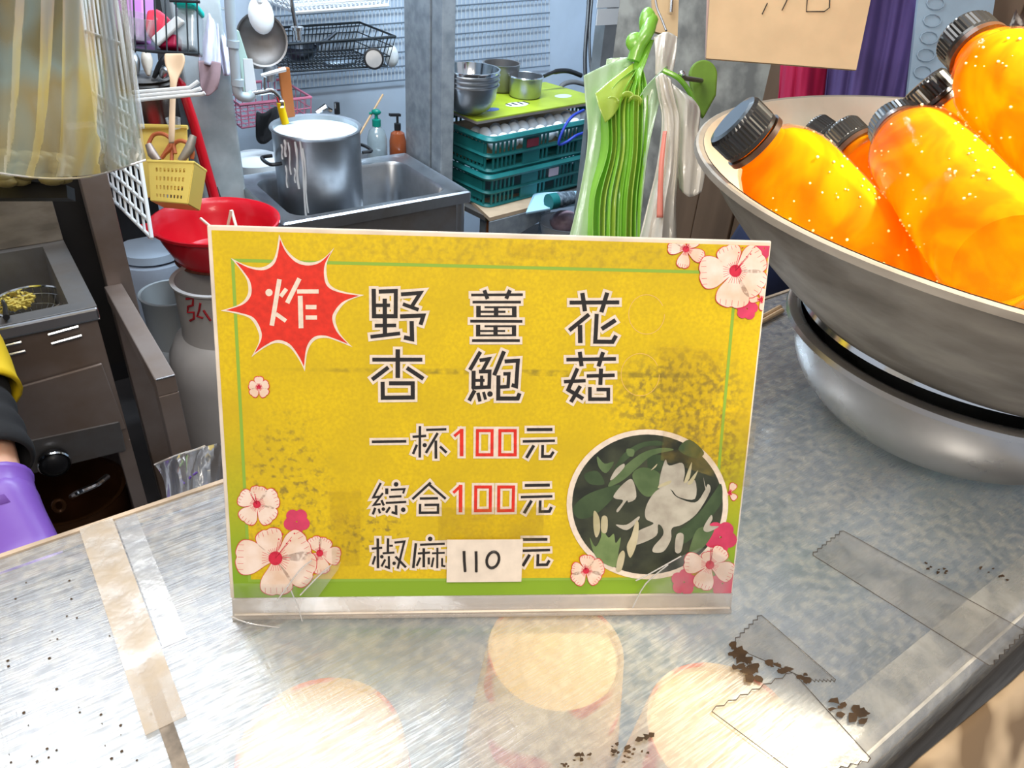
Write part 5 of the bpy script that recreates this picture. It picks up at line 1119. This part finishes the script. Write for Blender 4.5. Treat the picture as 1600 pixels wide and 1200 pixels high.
# ---------------------------------------------------------------- gas cylinders, red basin
def gas(c, name_lab, R, hn, m_, writing=False):
    t = thing('gas_cylinder', name_lab, 'gas cylinder', c, 0); hb = hn - .13
    MB().lathe(c, [(0, 0), (R * .8, 0), (R * .82, .03), (R * .97, .035), (R, .07), (R, hb - .11), (R * .96, hb - .06), (R * .82, hb - .02), (R * .6, hb), (0, hb + .005)], 48).build('tank', m_, t, True)
    MB().lathe(c, [(R * .70, hb - .012), (R * .68, hb + .02), (R * .69, hn - .01), (R * .73, hn - .004), (R * .73, hn), (R * .66, hn), (R * .64, hb)], 48).build('collar', m_, t, True)
    MB().lathe(c + ZZ * hb, [(.02, 0), (.02, .04), (.012, .05), (.012, .07), (0, .07)], 16).build('valve', M['steel_dark'], t, True)
    return t
gc = at_D(340, 432, 1.75); gz = gc.z; R1 = .142
t = gas(Vector((gc.x, gc.y, 0)), 'grey gas cylinder with red painted writing under the red basin', R1, gz, M['gas'])
# red brushed character on the collar
def oncyl(x, y, cx_, cy_, R):
    rr = ray(x, y); ox, oy = -cx_, -cy_; a = rr.x ** 2 + rr.y ** 2; b_ = 2 * (rr.x * ox + rr.y * oy); c_ = ox * ox + oy * oy - R * R; d = b_ * b_ - 4 * a * c_
    tt = (-b_ - math.sqrt(max(d, 0))) / (2 * a); return rr * tt + Vector((0, 0, CAMZ))
M['redpaint'] = mat('red_brush_paint', (.50, .02, .03), .5, var=.4, scale=60)
for pts, wd in (([(291, 467), (302, 466), (301, 477), (294, 479), (293, 488), (303, 488), (303, 498), (297, 501)], .0028), ([(313, 474), (311, 485), (308, 494), (317, 497)], .0026), ([(318, 485), (324, 494), (329, 501)], .0026)):
    MB().tube([oncyl(x, y, gc.x, gc.y, R1 * .69 + .001) for x, y in pts], wd, 6).build('painted_stroke', M['redpaint'], t, True)
gd = at_D(262, 440, 1.95); gas(Vector((gd.x, gd.y, 0)), 'pale gas cylinder standing behind the frame, left of the grey one', .105, gd.z - .03, mat('pale_cylinder', (.50, .54, .56), .35, .1))
gb_ = at_D(238, 400, 2.2); c = Vector((gb_.x, gb_.y, 0)); t = thing('water_drum', 'blue grey plastic drum behind the wire rack', 'drum', c); MB().lathe(c, [(0, 0), (.10, 0), (.11, .02), (.11, gb_.z - .03), (.10, gb_.z), (.05, gb_.z + .01), (0, gb_.z + .01)], 32).build('drum', mat('pale_blue_drum', (.48, .54, .64), .4), t, True); MB().lathe(c + ZZ * (gb_.z + .01), [(.09, 0), (.085, .02), (0, .025)], 28).build('lid', M['wall'], t, True)
rc = at_D(336, 342, 1.80); R = .148; zt = rc.z; zb = zt - .095
t = thing('red_basin', 'bright red plastic basin sitting on the grey gas cylinder', 'basin', Vector((rc.x, rc.y, zb)), 0)
pr = [(0, 0), (.098, 0), (.103, .006), (.128, .060), (.132, .078), (R, .088), (R, .094), (R - .004, .095), (.129, .084), (.124, .06), (.099, .008), (0, .005)]
MB().lathe((rc.x, rc.y, zb), pr, 64).build('basin_body', M['red'], t, True)
for s in (-1,):
    d = UU * s; MB().box(Vector((rc.x, rc.y, zt - .002)) + d * (R + .002), (.018, .08, .006)).build('grip_tab', M['red'], t, mods=[bevel(.002)])
MB().lathe((rc.x, rc.y, gz - .01), [(.102, 0), (.106, .004), (.106, zb - gz + .01), (.1, zb - gz + .012)], 40).build('brown_seat_ring', mat('brown_ring', (.16, .05, .03), .6, var=.5, scale=90), t, True)
for k, (p, q) in enumerate((((313, 341), (338, 362)), ((354, 362), (361, 329)), ((362, 329), (371, 362)))):
    tag(MB().tube([at_D(*p, 1.80 - .02 * (k == 0)), at_D(*q, 1.78)], .0035, 8).build('white_stick', mat('pale_stick', (.80, .72, .55), .5) if k == 0 else bpy.data.materials['pale_stick'], None, True), ['pale stick leaning left in the red basin', 'pale stick upright in the red basin, left one of the crossed pair', 'pale stick upright in the red basin, right one of the crossed pair'][k], 'stick')
t = thing('red_pole', 'bright red pole leaning behind the yellow utensil holder', 'pole', at_D(310, 200, 1.98), 0)
MB().tube([at_D(279, 122, 1.84), at_D(283, 132, 1.84), at_D(302, 190, 1.88), at_D(330, 290, 1.99), at_D(346, 350, 2.02)], [.004, .011, .012, .013, .014], 12).build('pole', M['red'], t, True)
# dark column behind the pole
t = thing('dark_upright', 'dark upright board behind the red pole', 'board', at_D(290, 200, 2.1), 0); MB().prism([at_D(x, y, 2.1) for x, y in ((236, -60), (316, -60), (345, 330), (270, 330))], FW, .02).build('board', M['dark_metal'], t)
t = thing('brown_pot', 'brownish steel pot behind the wooden spoon', 'pot', at_D(240, 165, 1.92)); c = at_D(238, 200, 1.92); MB().lathe(c, [(0, 0), (.05, 0), (.056, .01), (.058, .09), (.062, .092), (.056, .092), (.052, .01)], 32).build('pot_body', mat('brown_steel', (.35, .27, .22), .25, .8, var=.5, scale=8), t, True)
for k in range(2):
    c = at_D(226, 130 - 8 * k, 1.9); t = thing('pan_cover', ['steel pan lid lying flat above the brown pot', 'upper steel pan lid on the pair above the brown pot'][k], 'lid', c); MB().lathe(c, [(0, .008), (.05, .004), (.062, 0), (.064, .002), (.05, .008), (0, .012)], 36).build('lid', M['steel_dark'], t, True)
# standing utensils
for k, (x0, y0, x1, y1, m_, w_, nm, lab) in enumerate(((207, 82, 214, 118, 'steel', .012, 'table_spoon', 'steel spoon standing upright, left of the cream ladle'), (228, 80, 232, 118, 'cream', .012, 'cream_ladle', 'cream plastic ladle standing beside the steel spoons'), (258, 88, 240, 122, 'black', .006, 'slanting_turner', 'black utensil handle slanting left of the wooden spoon'), (262, 106, 252, 122, 'steel', .011, 'small_spoon', 'small steel spoon at the foot of the black handle'))):
    p, q = at_D(x0, y0, 1.86), at_D(x1, y1, 1.86); tag(MB().tube(spline([p, p.lerp(q, .25), p.lerp(q, .6), q], 4), [.004 + w_ * math.sin(PI * min(1, (j + 1) / 13)) * .8 for j in range(13)], 10).build(nm, M[m_], None, True), lab, 'utensil')
# wooden spoon
t = thing('wooden_spoon', 'pale wooden spoon standing in the yellow utensil holder', 'spoon', at_D(272, 130, 1.52), 0)
b = MB(); pts = [(272, 83, 15.5), (273, 92, 16.8), (273, 102, 15.5), (273, 112, 11), (272, 122, 6.5), (271, 135, 4.6), (270, 160, 4.2), (269, 200, 4.5), (268, 225, 4.5)]
rows = [[at_D(x + w_ * s, y, 1.52 - (.004 * (1 - s * s) if y < 115 else .002 * (1 - s * s)) * (-1 if y < 115 else 1)) for s in (-1, -.7, -.3, 0, .3, .7, 1)] for x, y, w_ in pts]
b.grid(rows).build('spoon', mat('light_beech', (.72, .50, .32), .5, var=.15, scale=14), t, True, mods=[solid(.005), subd(1)])
# yellow utensil holder with scissors
M['yb'] = M['yellow_b']
YD = 1.56
t = thing('utensil_holder', 'yellow plastic perforated utensil holder hung on the white rack', 'holder', at_D(262, 260, YD), 0)
F_ = lambda x, y, D=YD: at_D(x, y, D)
bk = [F_(218, 197, YD + .07), F_(292, 199, YD + .07), F_(296, 290, YD + .07), F_(228, 310, YD + .07)]
MB().prism(bk, FW, .003).build('back_plate', M['yb'], t); MB().tube([F_(217, 197, YD + .06), F_(293, 199, YD + .06)], .005, 8).build('top_roll', M['yb'], t, True)
# front with real holes: grid of bars
TLc, TRc, BRc, BLc = F_(232, 252), F_(303, 254), F_(293, 318), F_(236, 313)
def fq(a, b_): return (TLc.lerp(TRc, a)).lerp(BLc.lerp(BRc, a), b_)
b = MB(); nx = 11; ys = [0, .16, .26, .38, .48, .60, .70, .82, .90, 1]; xs = [0, .16] + [.16 + .72 * k / 16 for k in range(1, 16)] + [.88, 1]
nrm_ = (TRc - TLc).cross(BLc - TLc).normalized()
for j in range(len(ys) - 1):
    for i in range(len(xs) - 1):
        hole = (j % 2 == 1) and (0 < i < len(xs) - 2) and (i % 2 == 1)
        if hole: continue
        b.add([fq(xs[i], ys[j]), fq(xs[i + 1], ys[j]), fq(xs[i + 1], ys[j + 1]), fq(xs[i], ys[j + 1])], [(0, 1, 2, 3)])
b.build('perforated_front', M['yb'], t, mods=[solid(.003)])
b = MB(); bkd = FW * .06
for p, q in ((TLc, BLc), (TRc, BRc)): b.add([p, q, q + bkd, p + bkd], [(0, 1, 2, 3)])
b.add([BLc, BRc, BRc + bkd, BLc + bkd], [(0, 1, 2, 3)]); b.build('holder_sides', M['yb'], t, mods=[solid(.003)])
MB().tube([TLc, TRc, TRc + bkd, TLc + bkd], .0035, 8, closed=True).build('holder_rim', M['yb'], t, True)
t = thing('scissors', 'orange brown handled scissors in the yellow holder', 'scissors', F_(265, 235, YD + .03), 0); M['rustp'] = mat('orange_brown_plastic', (.42, .10, .03), .35)
for pts in ([(232, 225), (240, 211), (254, 209), (266, 217), (268, 230), (258, 240), (254, 246)], [(274, 240), (272, 226), (281, 220), (293, 224), (301, 236), (300, 248)]): MB().tube(spline([F_(x, y, YD + .03) for x, y in pts], 4), .0042, 8).build('finger_loop', M['rustp'], t, True)
MB().tube([F_(268, 222, YD + .03), F_(252, 248, YD + .03)], .004, 8).build('shank', M['rustp'], t, True); MB().tube([F_(270, 222, YD + .035), F_(268, 252, YD + .03)], .004, 8).build('shank', M['rustp'], t, True)
for k, (pts, m_, lab) in enumerate((([(232, 226), (238, 240), (248, 252)], 'steel_brown', 'dark round ended tool in the left side of the yellow holder'), ([(302, 212), (296, 232), (282, 252)], 'alu', 'grey round ended tool leaning right in the yellow holder'))):
    tag(MB().tube([F_(x, y, YD + .02) for x, y in pts], [.007, .010, .007], 10).build('kitchen_tool', M[m_], None, True), lab, 'utensil')
tag(MB().lathe(F_(273, 200, YD + .05), [(0, 0), (.012, 0), (.015, .02), (.013, .02)], 16).build('clear_cup', M['clear'], None, True), 'small clear cup at the spoon handle behind the yellow holder', 'cup')

# white wire rack seen edge-on, with three prongs
t = thing('wire_rack', 'white coated wire rack hanging edge-on at the left', 'rack', at_D(210, 200, 1.5), 0)
RT, RB, LB, LT = at_D(172, -60, 1.42), at_D(237, 372, 1.42), at_D(165, 301, 1.72), at_D(120, -60, 1.72)
for i in range(9):
    f = i / 8; MB().tube([RT.lerp(LT, f), RB.lerp(LB, f)], .004 if i in (0, 8) else .0026, 8).build('upright_wire', M['whitewire'], t, True)
for j in range(10):
    f = 1 - j * .062 if j < 8 else .3 - (j - 8) * .2; MB().tube([RT.lerp(RB, f), LT.lerp(LB, f)], .0035, 8).build('cross_wire', M['whitewire'], t, True)
for (pts) in ([(208, 144), (250, 141), (296, 137), (310, 127)], [(206, 151), (250, 147), (300, 143), (314, 138)], [(188, 152), (198, 158), (250, 153), (316, 147), (320, 145)]):
    MB().tube([at_D(x, y, 1.44) for x, y in pts], .0035, 8).build('prong', M['whitewire'], t, True)
MB().tube([at_D(186, -40, 1.40), at_D(222, 200, 1.40)], .005, 8).build('clear_edge', M['clear'], t, True)
# black wire basket with plastic ware
t = thing('wire_basket', 'black wire basket at the top left full of plastic ware', 'basket', at_D(250, 60, 1.6), 0)
for i in range(8):
    x = 193 + i * 16.5; MB().tube([at_D(x - 3, -60, 1.55), at_D(x + 2, 78 + i * .8, 1.55), at_D(x + 2, 80 + i * .8, 1.57)], .0018, 6).build('upright_wire', M['blackwire'], t, True)
MB().tube([at_D(190, 74, 1.55), at_D(230, 80, 1.55), at_D(310, 85, 1.55)], .003, 8).build('bottom_wire', M['blackwire'], t, True); MB().tube([at_D(265, 1, 1.55), at_D(312, 3, 1.55)], .003, 8).build('cross_wire', M['blackwire'], t, True)
MB().prism([at_D(x, y, D) for x, y, D in ((188, 76, 1.56), (310, 86, 1.56), (308, 66, 1.80), (196, 60, 1.80))], ZZ, .003).build('basket_floor', M['blackwire'], t)
def ware(pts, D, th_, m_, name, lab, cat): o = MB().prism([at_D(x, y, D) for x, y in pts], FW, th_).build(name, m_, None, mods=[bevel(.006, 3)]); return tag(o, lab, cat)
ware([(182, -50), (232, -50), (234, 30), (228, 66), (200, 72), (184, 40)], 1.66, .05, mat('pink_purple_plastic', (.55, .22, .60), .4), 'plastic_bag', 'pinkish purple bag at the left end of the black basket', 'bag')
ware([(234, 20), (250, 18), (266, 30), (262, 58), (240, 66), (230, 50)], 1.60, .03, mat('coral_red_plastic', (.80, .05, .10), .4), 'red_bowl', 'coral red plastic bowl in the middle of the black basket', 'bowl')
ware([(258, 54), (282, 58), (280, 78), (248, 76)], 1.59, .03, mat('crimson_plastic', (.42, .005, .06), .4), 'crimson_box', 'dark crimson plastic piece at the bottom of the black basket', 'box')
ware([(283, 18), (312, 20), (311, 84), (282, 80)], 1.60, .05, film('clear_box', (.55, .62, .66), .45, .1, .1), 'clear_container', 'clear storage box at the right end of the black basket', 'container')
ware([(278, 5), (312, 8), (312, 20), (279, 17)], 1.59, .06, mat('turquoise_lid', (.0, .55, .47), .35), 'turquoise_lid', 'turquoise lid on the clear box in the black basket', 'lid')
ware([(236, 60), (276, 24), (290, 34), (246, 74)], 1.57, .01, M['white'], 'white_strip', 'white plastic strip slanting across the red bowl', 'strip')
tag(MB().lathe(at_D(216, 60, 1.58), [(.028, 0), (.034, .02), (.036, .045), (.034, .045), (.026, .002), (0, 0)], 28, (XW * .3 - DW + FW * -.6)).build('clear_bowl', M['clear'], None, True), 'clear round plastic bowl leaning in the black basket', 'bowl')
# cloths on a rail
M['lav'] = mat('lavender_cloth', (.62, .63, .78), .8, var=.12, scale=10); M['mauve'] = mat('mauve_cloth', (.36, .24, .26), .85, var=.3, scale=10)
t = thing('hanging_rags', 'pale lavender rags hanging beside the black basket', 'cloth', at_D(335, 80, 1.9), 0)
cloth([[(311, -10, 1.9), (325, 4, 1.88), (336, 12, 1.9)], [(312, 40, 1.9), (330, 46, 1.88), (342, 50, 1.9)], [(311, 98, 1.9), (328, 102, 1.88), (345, 103, 1.9)]], 8, 8, .012, 1.5).build('rag', M['lav'], t, True, mods=[solid(.002)])
cloth([[(326, 6, 1.92), (334, 10, 1.92), (342, 18, 1.92)], [(338, 60, 1.92), (346, 62, 1.92), (354, 64, 1.92)], [(350, 118, 1.92), (357, 118, 1.92), (365, 114, 1.92)]], 8, 8, .010, 1).build('rag', M['lav'], t, True, mods=[solid(.002)])
cloth([[(310, 95, 1.88), (326, 95, 1.88), (345, 98, 1.88)], [(312, 125, 1.88), (328, 124, 1.88), (344, 120, 1.88)], [(314, 140, 1.88), (324, 150, 1.88), (340, 138, 1.88)]], 8, 6, .008, 1).build('rag', M['mauve'], t, True, mods=[solid(.002)], label='mauve brown lower rag')
tag(MB().tube([at_D(318, 4, 1.94), at_D(356, 16, 1.96)], .004, 8).build('rag_rail', M['chrome'], None, True), 'thin chrome rail the lavender rags hang from', 'rail')

# ---------------------------------------------------------------- clear bags and curtain
t = thing('clear_bag', 'clear plastic bag standing behind the counter left of the sign', 'bag', at_D(295, 740, .80), 0)
M['bagf'] = film('clear_bag_film', (.62, .68, .78), .30, .16, .03, bump=.3, scale=14, ovar=.18)
cloth([[(242, 726, .80), (275, 712, .78), (320, 698, .80), (352, 690, .82)], [(258, 760, .79), (285, 752, .77), (320, 748, .79), (352, 745, .82)], [(268, 860, .78), (295, 860, .76), (325, 860, .78), (356, 860, .80)]], 8, 8, .012, 2).build('bag_front', M['bagf'], t, True)
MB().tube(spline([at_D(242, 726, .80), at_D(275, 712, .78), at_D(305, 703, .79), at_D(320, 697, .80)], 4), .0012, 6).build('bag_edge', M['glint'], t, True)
M['purpm'] = mat('purple_marker', (.12, .06, .30), .5)
for (p, q) in (((282, 750), (288, 756)), ((296, 748), (298, 744)), ((302, 742), (308, 738))): MB().tube([at_D(*p, .765), at_D(*q, .765)], .0012, 6).build('purple_print', M['purpm'], t, True)
t = thing('plastic_curtain', 'grimy translucent plastic sheet hanging at the top left', 'curtain', at_D(100, 100, .95), 0)
def cur_mat():
    mt = film('grimy_plastic_curtain', (.36, .35, .26), .68, .3, -.10, bump=.12, scale=4, ovar=.2); nt = mt.node_tree
    df = [n for n in nt.nodes if n.type == 'BSDF_DIFFUSE'][0]; tc = nt.nodes.new('ShaderNodeTexCoord'); mp = nt.nodes.new('ShaderNodeMapping'); mp.inputs['Scale'].default_value = (1.2, 1.2, .4); nz = nt.nodes.new('ShaderNodeTexNoise'); nz.inputs['Scale'].default_value = 6; nz.inputs['Detail'].default_value = 2; nz.inputs['Distortion'].default_value = .5
    cr = nt.nodes.new('ShaderNodeValToRGB'); nt.links.new(tc.outputs['Object'], mp.inputs[0]); nt.links.new(mp.outputs[0], nz.inputs[0]); nt.links.new(nz.outputs[0], cr.inputs[0]); nt.links.new(cr.outputs[0], df.inputs[0])
    e = cr.color_ramp.elements; e[0].position = .32; e[0].color = (.11, .105, .08, 1); e[1].position = .70; e[1].color = (.34, .38, .36, 1)
    for p_, c_ in ((.42, (.21, .18, .09, 1)), (.50, (.24, .29, .26, 1)), (.58, (.28, .23, .12, 1))): x = e.new(p_); x.color = c_
    return mt
M['curt'] = cur_mat()
cloth([[(-120, -420, .95), (-40, -420, .92), (60, -420, .95), (125, -420, .92), (170, -420, .95)], [(-120, 120, .95), (-40, 120, .92), (60, 120, .95), (135, 120, .92), (208, 120, .95)], [(-120, 262, .95), (-30, 266, .92), (60, 276, .95), (150, 272, .92), (228, 250, .95)]], 12, 14, .012, 3.3).build('sheet', M['curt'], t, True)
cloth([[(130, -420, .97), (150, -420, .96), (172, -420, .97)], [(160, 120, .97), (190, 120, .96), (214, 120, .97)], [(150, 270, .97), (190, 262, .96), (228, 248, .97)]], 8, 10, .006, 1.5).build('sheet_fold', M['clear'], t, True)
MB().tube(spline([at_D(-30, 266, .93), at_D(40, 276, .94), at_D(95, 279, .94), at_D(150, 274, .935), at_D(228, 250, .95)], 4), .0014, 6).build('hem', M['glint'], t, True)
MB().tube([at_D(-160, -420, .95), at_D(210, -420, .95)], .008, 10).build('curtain_rod', M['steel_dark'], t, True)
t = thing('food_tray', 'olive brown pile of food seen through the plastic sheet', 'food', at_D(40, 262, 1.05), 0)
b = MB(); r = random.Random(8)
for k in range(26): b.sphere(at_D(r.uniform(-20, 100), r.uniform(242, 285), 1.06 + r.uniform(-.02, .02)), .014, 8, 6, (1.3, .8, .6))
o = b.build('food_pile', mat('olive_fried_food', (.34, .27, .10), .5, var=.5, scale=40), t, True); o['kind'] = 'stuff'
MB().prism([at_D(x, y, 1.08) for x, y in ((-60, 275), (110, 292), (112, 312), (-60, 312))], FW, .02).build('tray_front', M['dark_metal'], t)

# ---------------------------------------------------------------- person at the left behind the counter
def skin_body(name, verts, edges, radii, material, parent, sub=2, label=None, root=0):
    inv = wmat(parent).inverted() if parent else Matrix()
    me = bpy.data.meshes.new(name); me.from_pydata([tuple(inv @ Vector(v)) for v in verts], edges, []); o = bpy.data.objects.new(name, me); COL.objects.link(o); o.parent = parent
    md = o.modifiers.new('skin', 'SKIN'); md.use_smooth_shade = True
    for i, sv in enumerate(me.skin_vertices[0].data): rr = radii[i]; sv.radius = rr if isinstance(rr, tuple) else (rr, rr); sv.use_root = (i == root)
    sb = o.modifiers.new('sub', 'SUBSURF'); sb.levels = sub; sb.render_levels = sub
    me.materials.append(material)
    if label: o['label'] = label
    return o
El = at_D(-68, 585, .84); Wr = at_D(2, 806, .74); Sh = Vector((-.84, .80, 1.38)); fd = (Wr - El).normalized()
base = Vector((-.98, .84, 0))
pr = thing('person', 'person in black sleeves, yellow apron and purple glove working at the left edge', 'person', base, 0)
Hd = Wr + fd * .05
V_ = [base + ZZ * .92, base + ZZ * 1.12, base + ZZ * 1.34, base + ZZ * 1.46, base + Vector((.02, -.03, 1.56)), base + Vector((.02, -.05, 1.66)), Sh, El, El.lerp(Wr, .5), Wr, Hd,
      base + Vector((-.18, .06, 1.38)), base + Vector((-.24, .02, 1.12)), base + Vector((-.14, -.16, 1.0)), base + Vector((.09, 0, .86)), base + Vector((.10, .0, .48)), base + Vector((.10, .02, .08)), base + Vector((-.09, 0, .86)), base + Vector((-.10, 0, .48)), base + Vector((-.10, .02, .08)), base + Vector((.11, -.12, .04)), base + Vector((-.11, -.12, .04))]
E_ = [(0, 1), (1, 2), (2, 3), (3, 4), (4, 5), (2, 6), (6, 7), (7, 8), (8, 9), (9, 10), (2, 11), (11, 12), (12, 13), (0, 14), (14, 15), (15, 16), (0, 17), (17, 18), (18, 19), (16, 20), (19, 21)]
R_ = [(.15, .10), (.14, .10), (.16, .10), .05, .075, .085, .045, .036, .034, .027, (.036, .018), .055, .042, .03, .08, .055, .04, .08, .055, .04, .035, .035]
skin_body('body', V_, E_, R_, M['skin'], pr)
MB().sphere(base + Vector((.02, -.035, 1.66)), .105, 20, 14, (.95, 1.05, 1.12)).build('hair', M['black'], pr, True)
hd_c = base + Vector((.02, -.075, 1.63)); MB().sphere(hd_c, .085, 20, 14, (.9, 1, 1.25)).build('face', M['skin'], pr, True)
for s in (-1, 1): MB().sphere(hd_c + Vector((.03 * s, -.078, .012)), .009, 10, 8, (1.3, .6, .7)).build('eye', M['black'], pr, True); MB().sphere(hd_c + Vector((.08 * s, 0, 0)), .016, 10, 8, (.4, .8, 1.3)).build('ear', M['skin'], pr, True)
MB().sphere(hd_c + Vector((0, -.088, -.018)), .013, 10, 8, (.8, 1, 1.4)).build('nose', M['skin'], pr, True); MB().sphere(hd_c + Vector((0, -.078, -.052)), .012, 10, 8, (1.7, .5, .5)).build('mouth', mat('lips', (.5, .14, .12), .5), pr, True)
# sleeves and shirt
q = El.lerp(Wr, .78)
b = MB(); ns = 34; P = []
for k in range(ns + 1):
    f = k / ns; P.append(Sh.lerp(El, f / .5) if f < .5 else El.lerp(q, (f - .5) / .5))
b.tube(spline(P[::4], 4), [.047 - .006 * min(1, max(0, k - 8) / 12) + .0025 * math.sin(k * 1.9) + (.002 if k > len(P[::4]) * 3 else 0) for k in range((len(P[::4]) - 1) * 4 + 1)], 20, cap=False); b.build('sleeve', M['blackcloth'], pr, True, mods=[solid(.004), subd(1)])
skin_body('shirt', [base + ZZ * .94, base + ZZ * 1.12, base + ZZ * 1.32, base + ZZ * 1.43], [(0, 1), (1, 2), (2, 3)], [(.18, .125), (.17, .125), (.19, .125), .08], M['apron'], pr, label='bright yellow shirt')
A_ = [base + ZZ * 1.37 + Vector((.06, 0, 0)), Sh, Sh.lerp(El, .5), Sh.lerp(El, .92), El.lerp(Wr, .22)]
MB().tube(spline(A_, 5), [.06, .062, .062, .062, .062] + [.060 - .0005 * k + .0012 * math.sin(k * 1.3) for k in range(16)], 24, cap=False).build('shirt_sleeve', M['apron'], pr, True, mods=[solid(.004)], label='bright yellow shirt sleeve')
A_ = [base + ZZ * 1.37 - Vector((.06, 0, 0)), base + Vector((-.18, .06, 1.38)), base + Vector((-.24, .02, 1.12)), base + Vector((-.15, -.14, 1.01))]
MB().tube(spline(A_, 6), .064, 20, cap=False).build('sleeve', M['blackcloth'], pr, True, mods=[solid(.004)])
skin_body('trousers', [base + ZZ * .95, base + Vector((.09, 0, .86)), base + Vector((.10, 0, .48)), base + Vector((.10, .02, .10)), base + Vector((-.09, 0, .86)), base + Vector((-.10, 0, .48)), base + Vector((-.10, .02, .10))], [(0, 1), (1, 2), (2, 3), (0, 4), (4, 5), (5, 6)], [(.17, .12), .10, .075, .06, .10, .075, .06], mat('dark_trousers', (.02, .022, .03), .8), pr)
# gloved hand with five fingers
side = fd.cross(FW).normalized(); nrm2 = fd.cross(side).normalized()
gv, ge, gr = [Wr.lerp(El, .16), Wr.lerp(El, .02), Wr + fd * .035, Wr + fd * .075], [(0, 1), (1, 2), (2, 3)], [.042, .037, (.042, .026), (.044, .020)]
for k, (o_s, ln) in enumerate(((-.030, .062), (-.010, .074), (.011, .070), (.031, .054))):
    n0 = len(gv); b0_ = Wr + fd * .085 + side * o_s
    gv += [b0_, b0_ + fd * ln * .45 + nrm2 * .006, b0_ + fd * ln * .8 + nrm2 * .020, b0_ + fd * ln + nrm2 * .036]; ge += [(3, n0), (n0, n0 + 1), (n0 + 1, n0 + 2), (n0 + 2, n0 + 3)]; gr += [.0095, .009, .0085, .007]
n0 = len(gv); tb = Wr + fd * .03 - side * .035; gv += [tb, tb + fd * .03 - side * .02 + nrm2 * .01, tb + fd * .055 - side * .028 + nrm2 * .02]; ge += [(2, n0), (n0, n0 + 1), (n0 + 1, n0 + 2)]; gr += [.014, .011, .009]
skin_body('glove', gv, ge, gr, M['glove'], pr, label='purple rubber glove')
MB().tube([Wr + fd * .01, Wr.lerp(El, .05), Wr.lerp(El, .10), Wr.lerp(El, .165), Wr.lerp(El, .185)], [.030, .032, .033, .0335, .0355], 24, cap=False).build('glove_cuff', M['glove'], pr, True, mods=[solid(.003)])
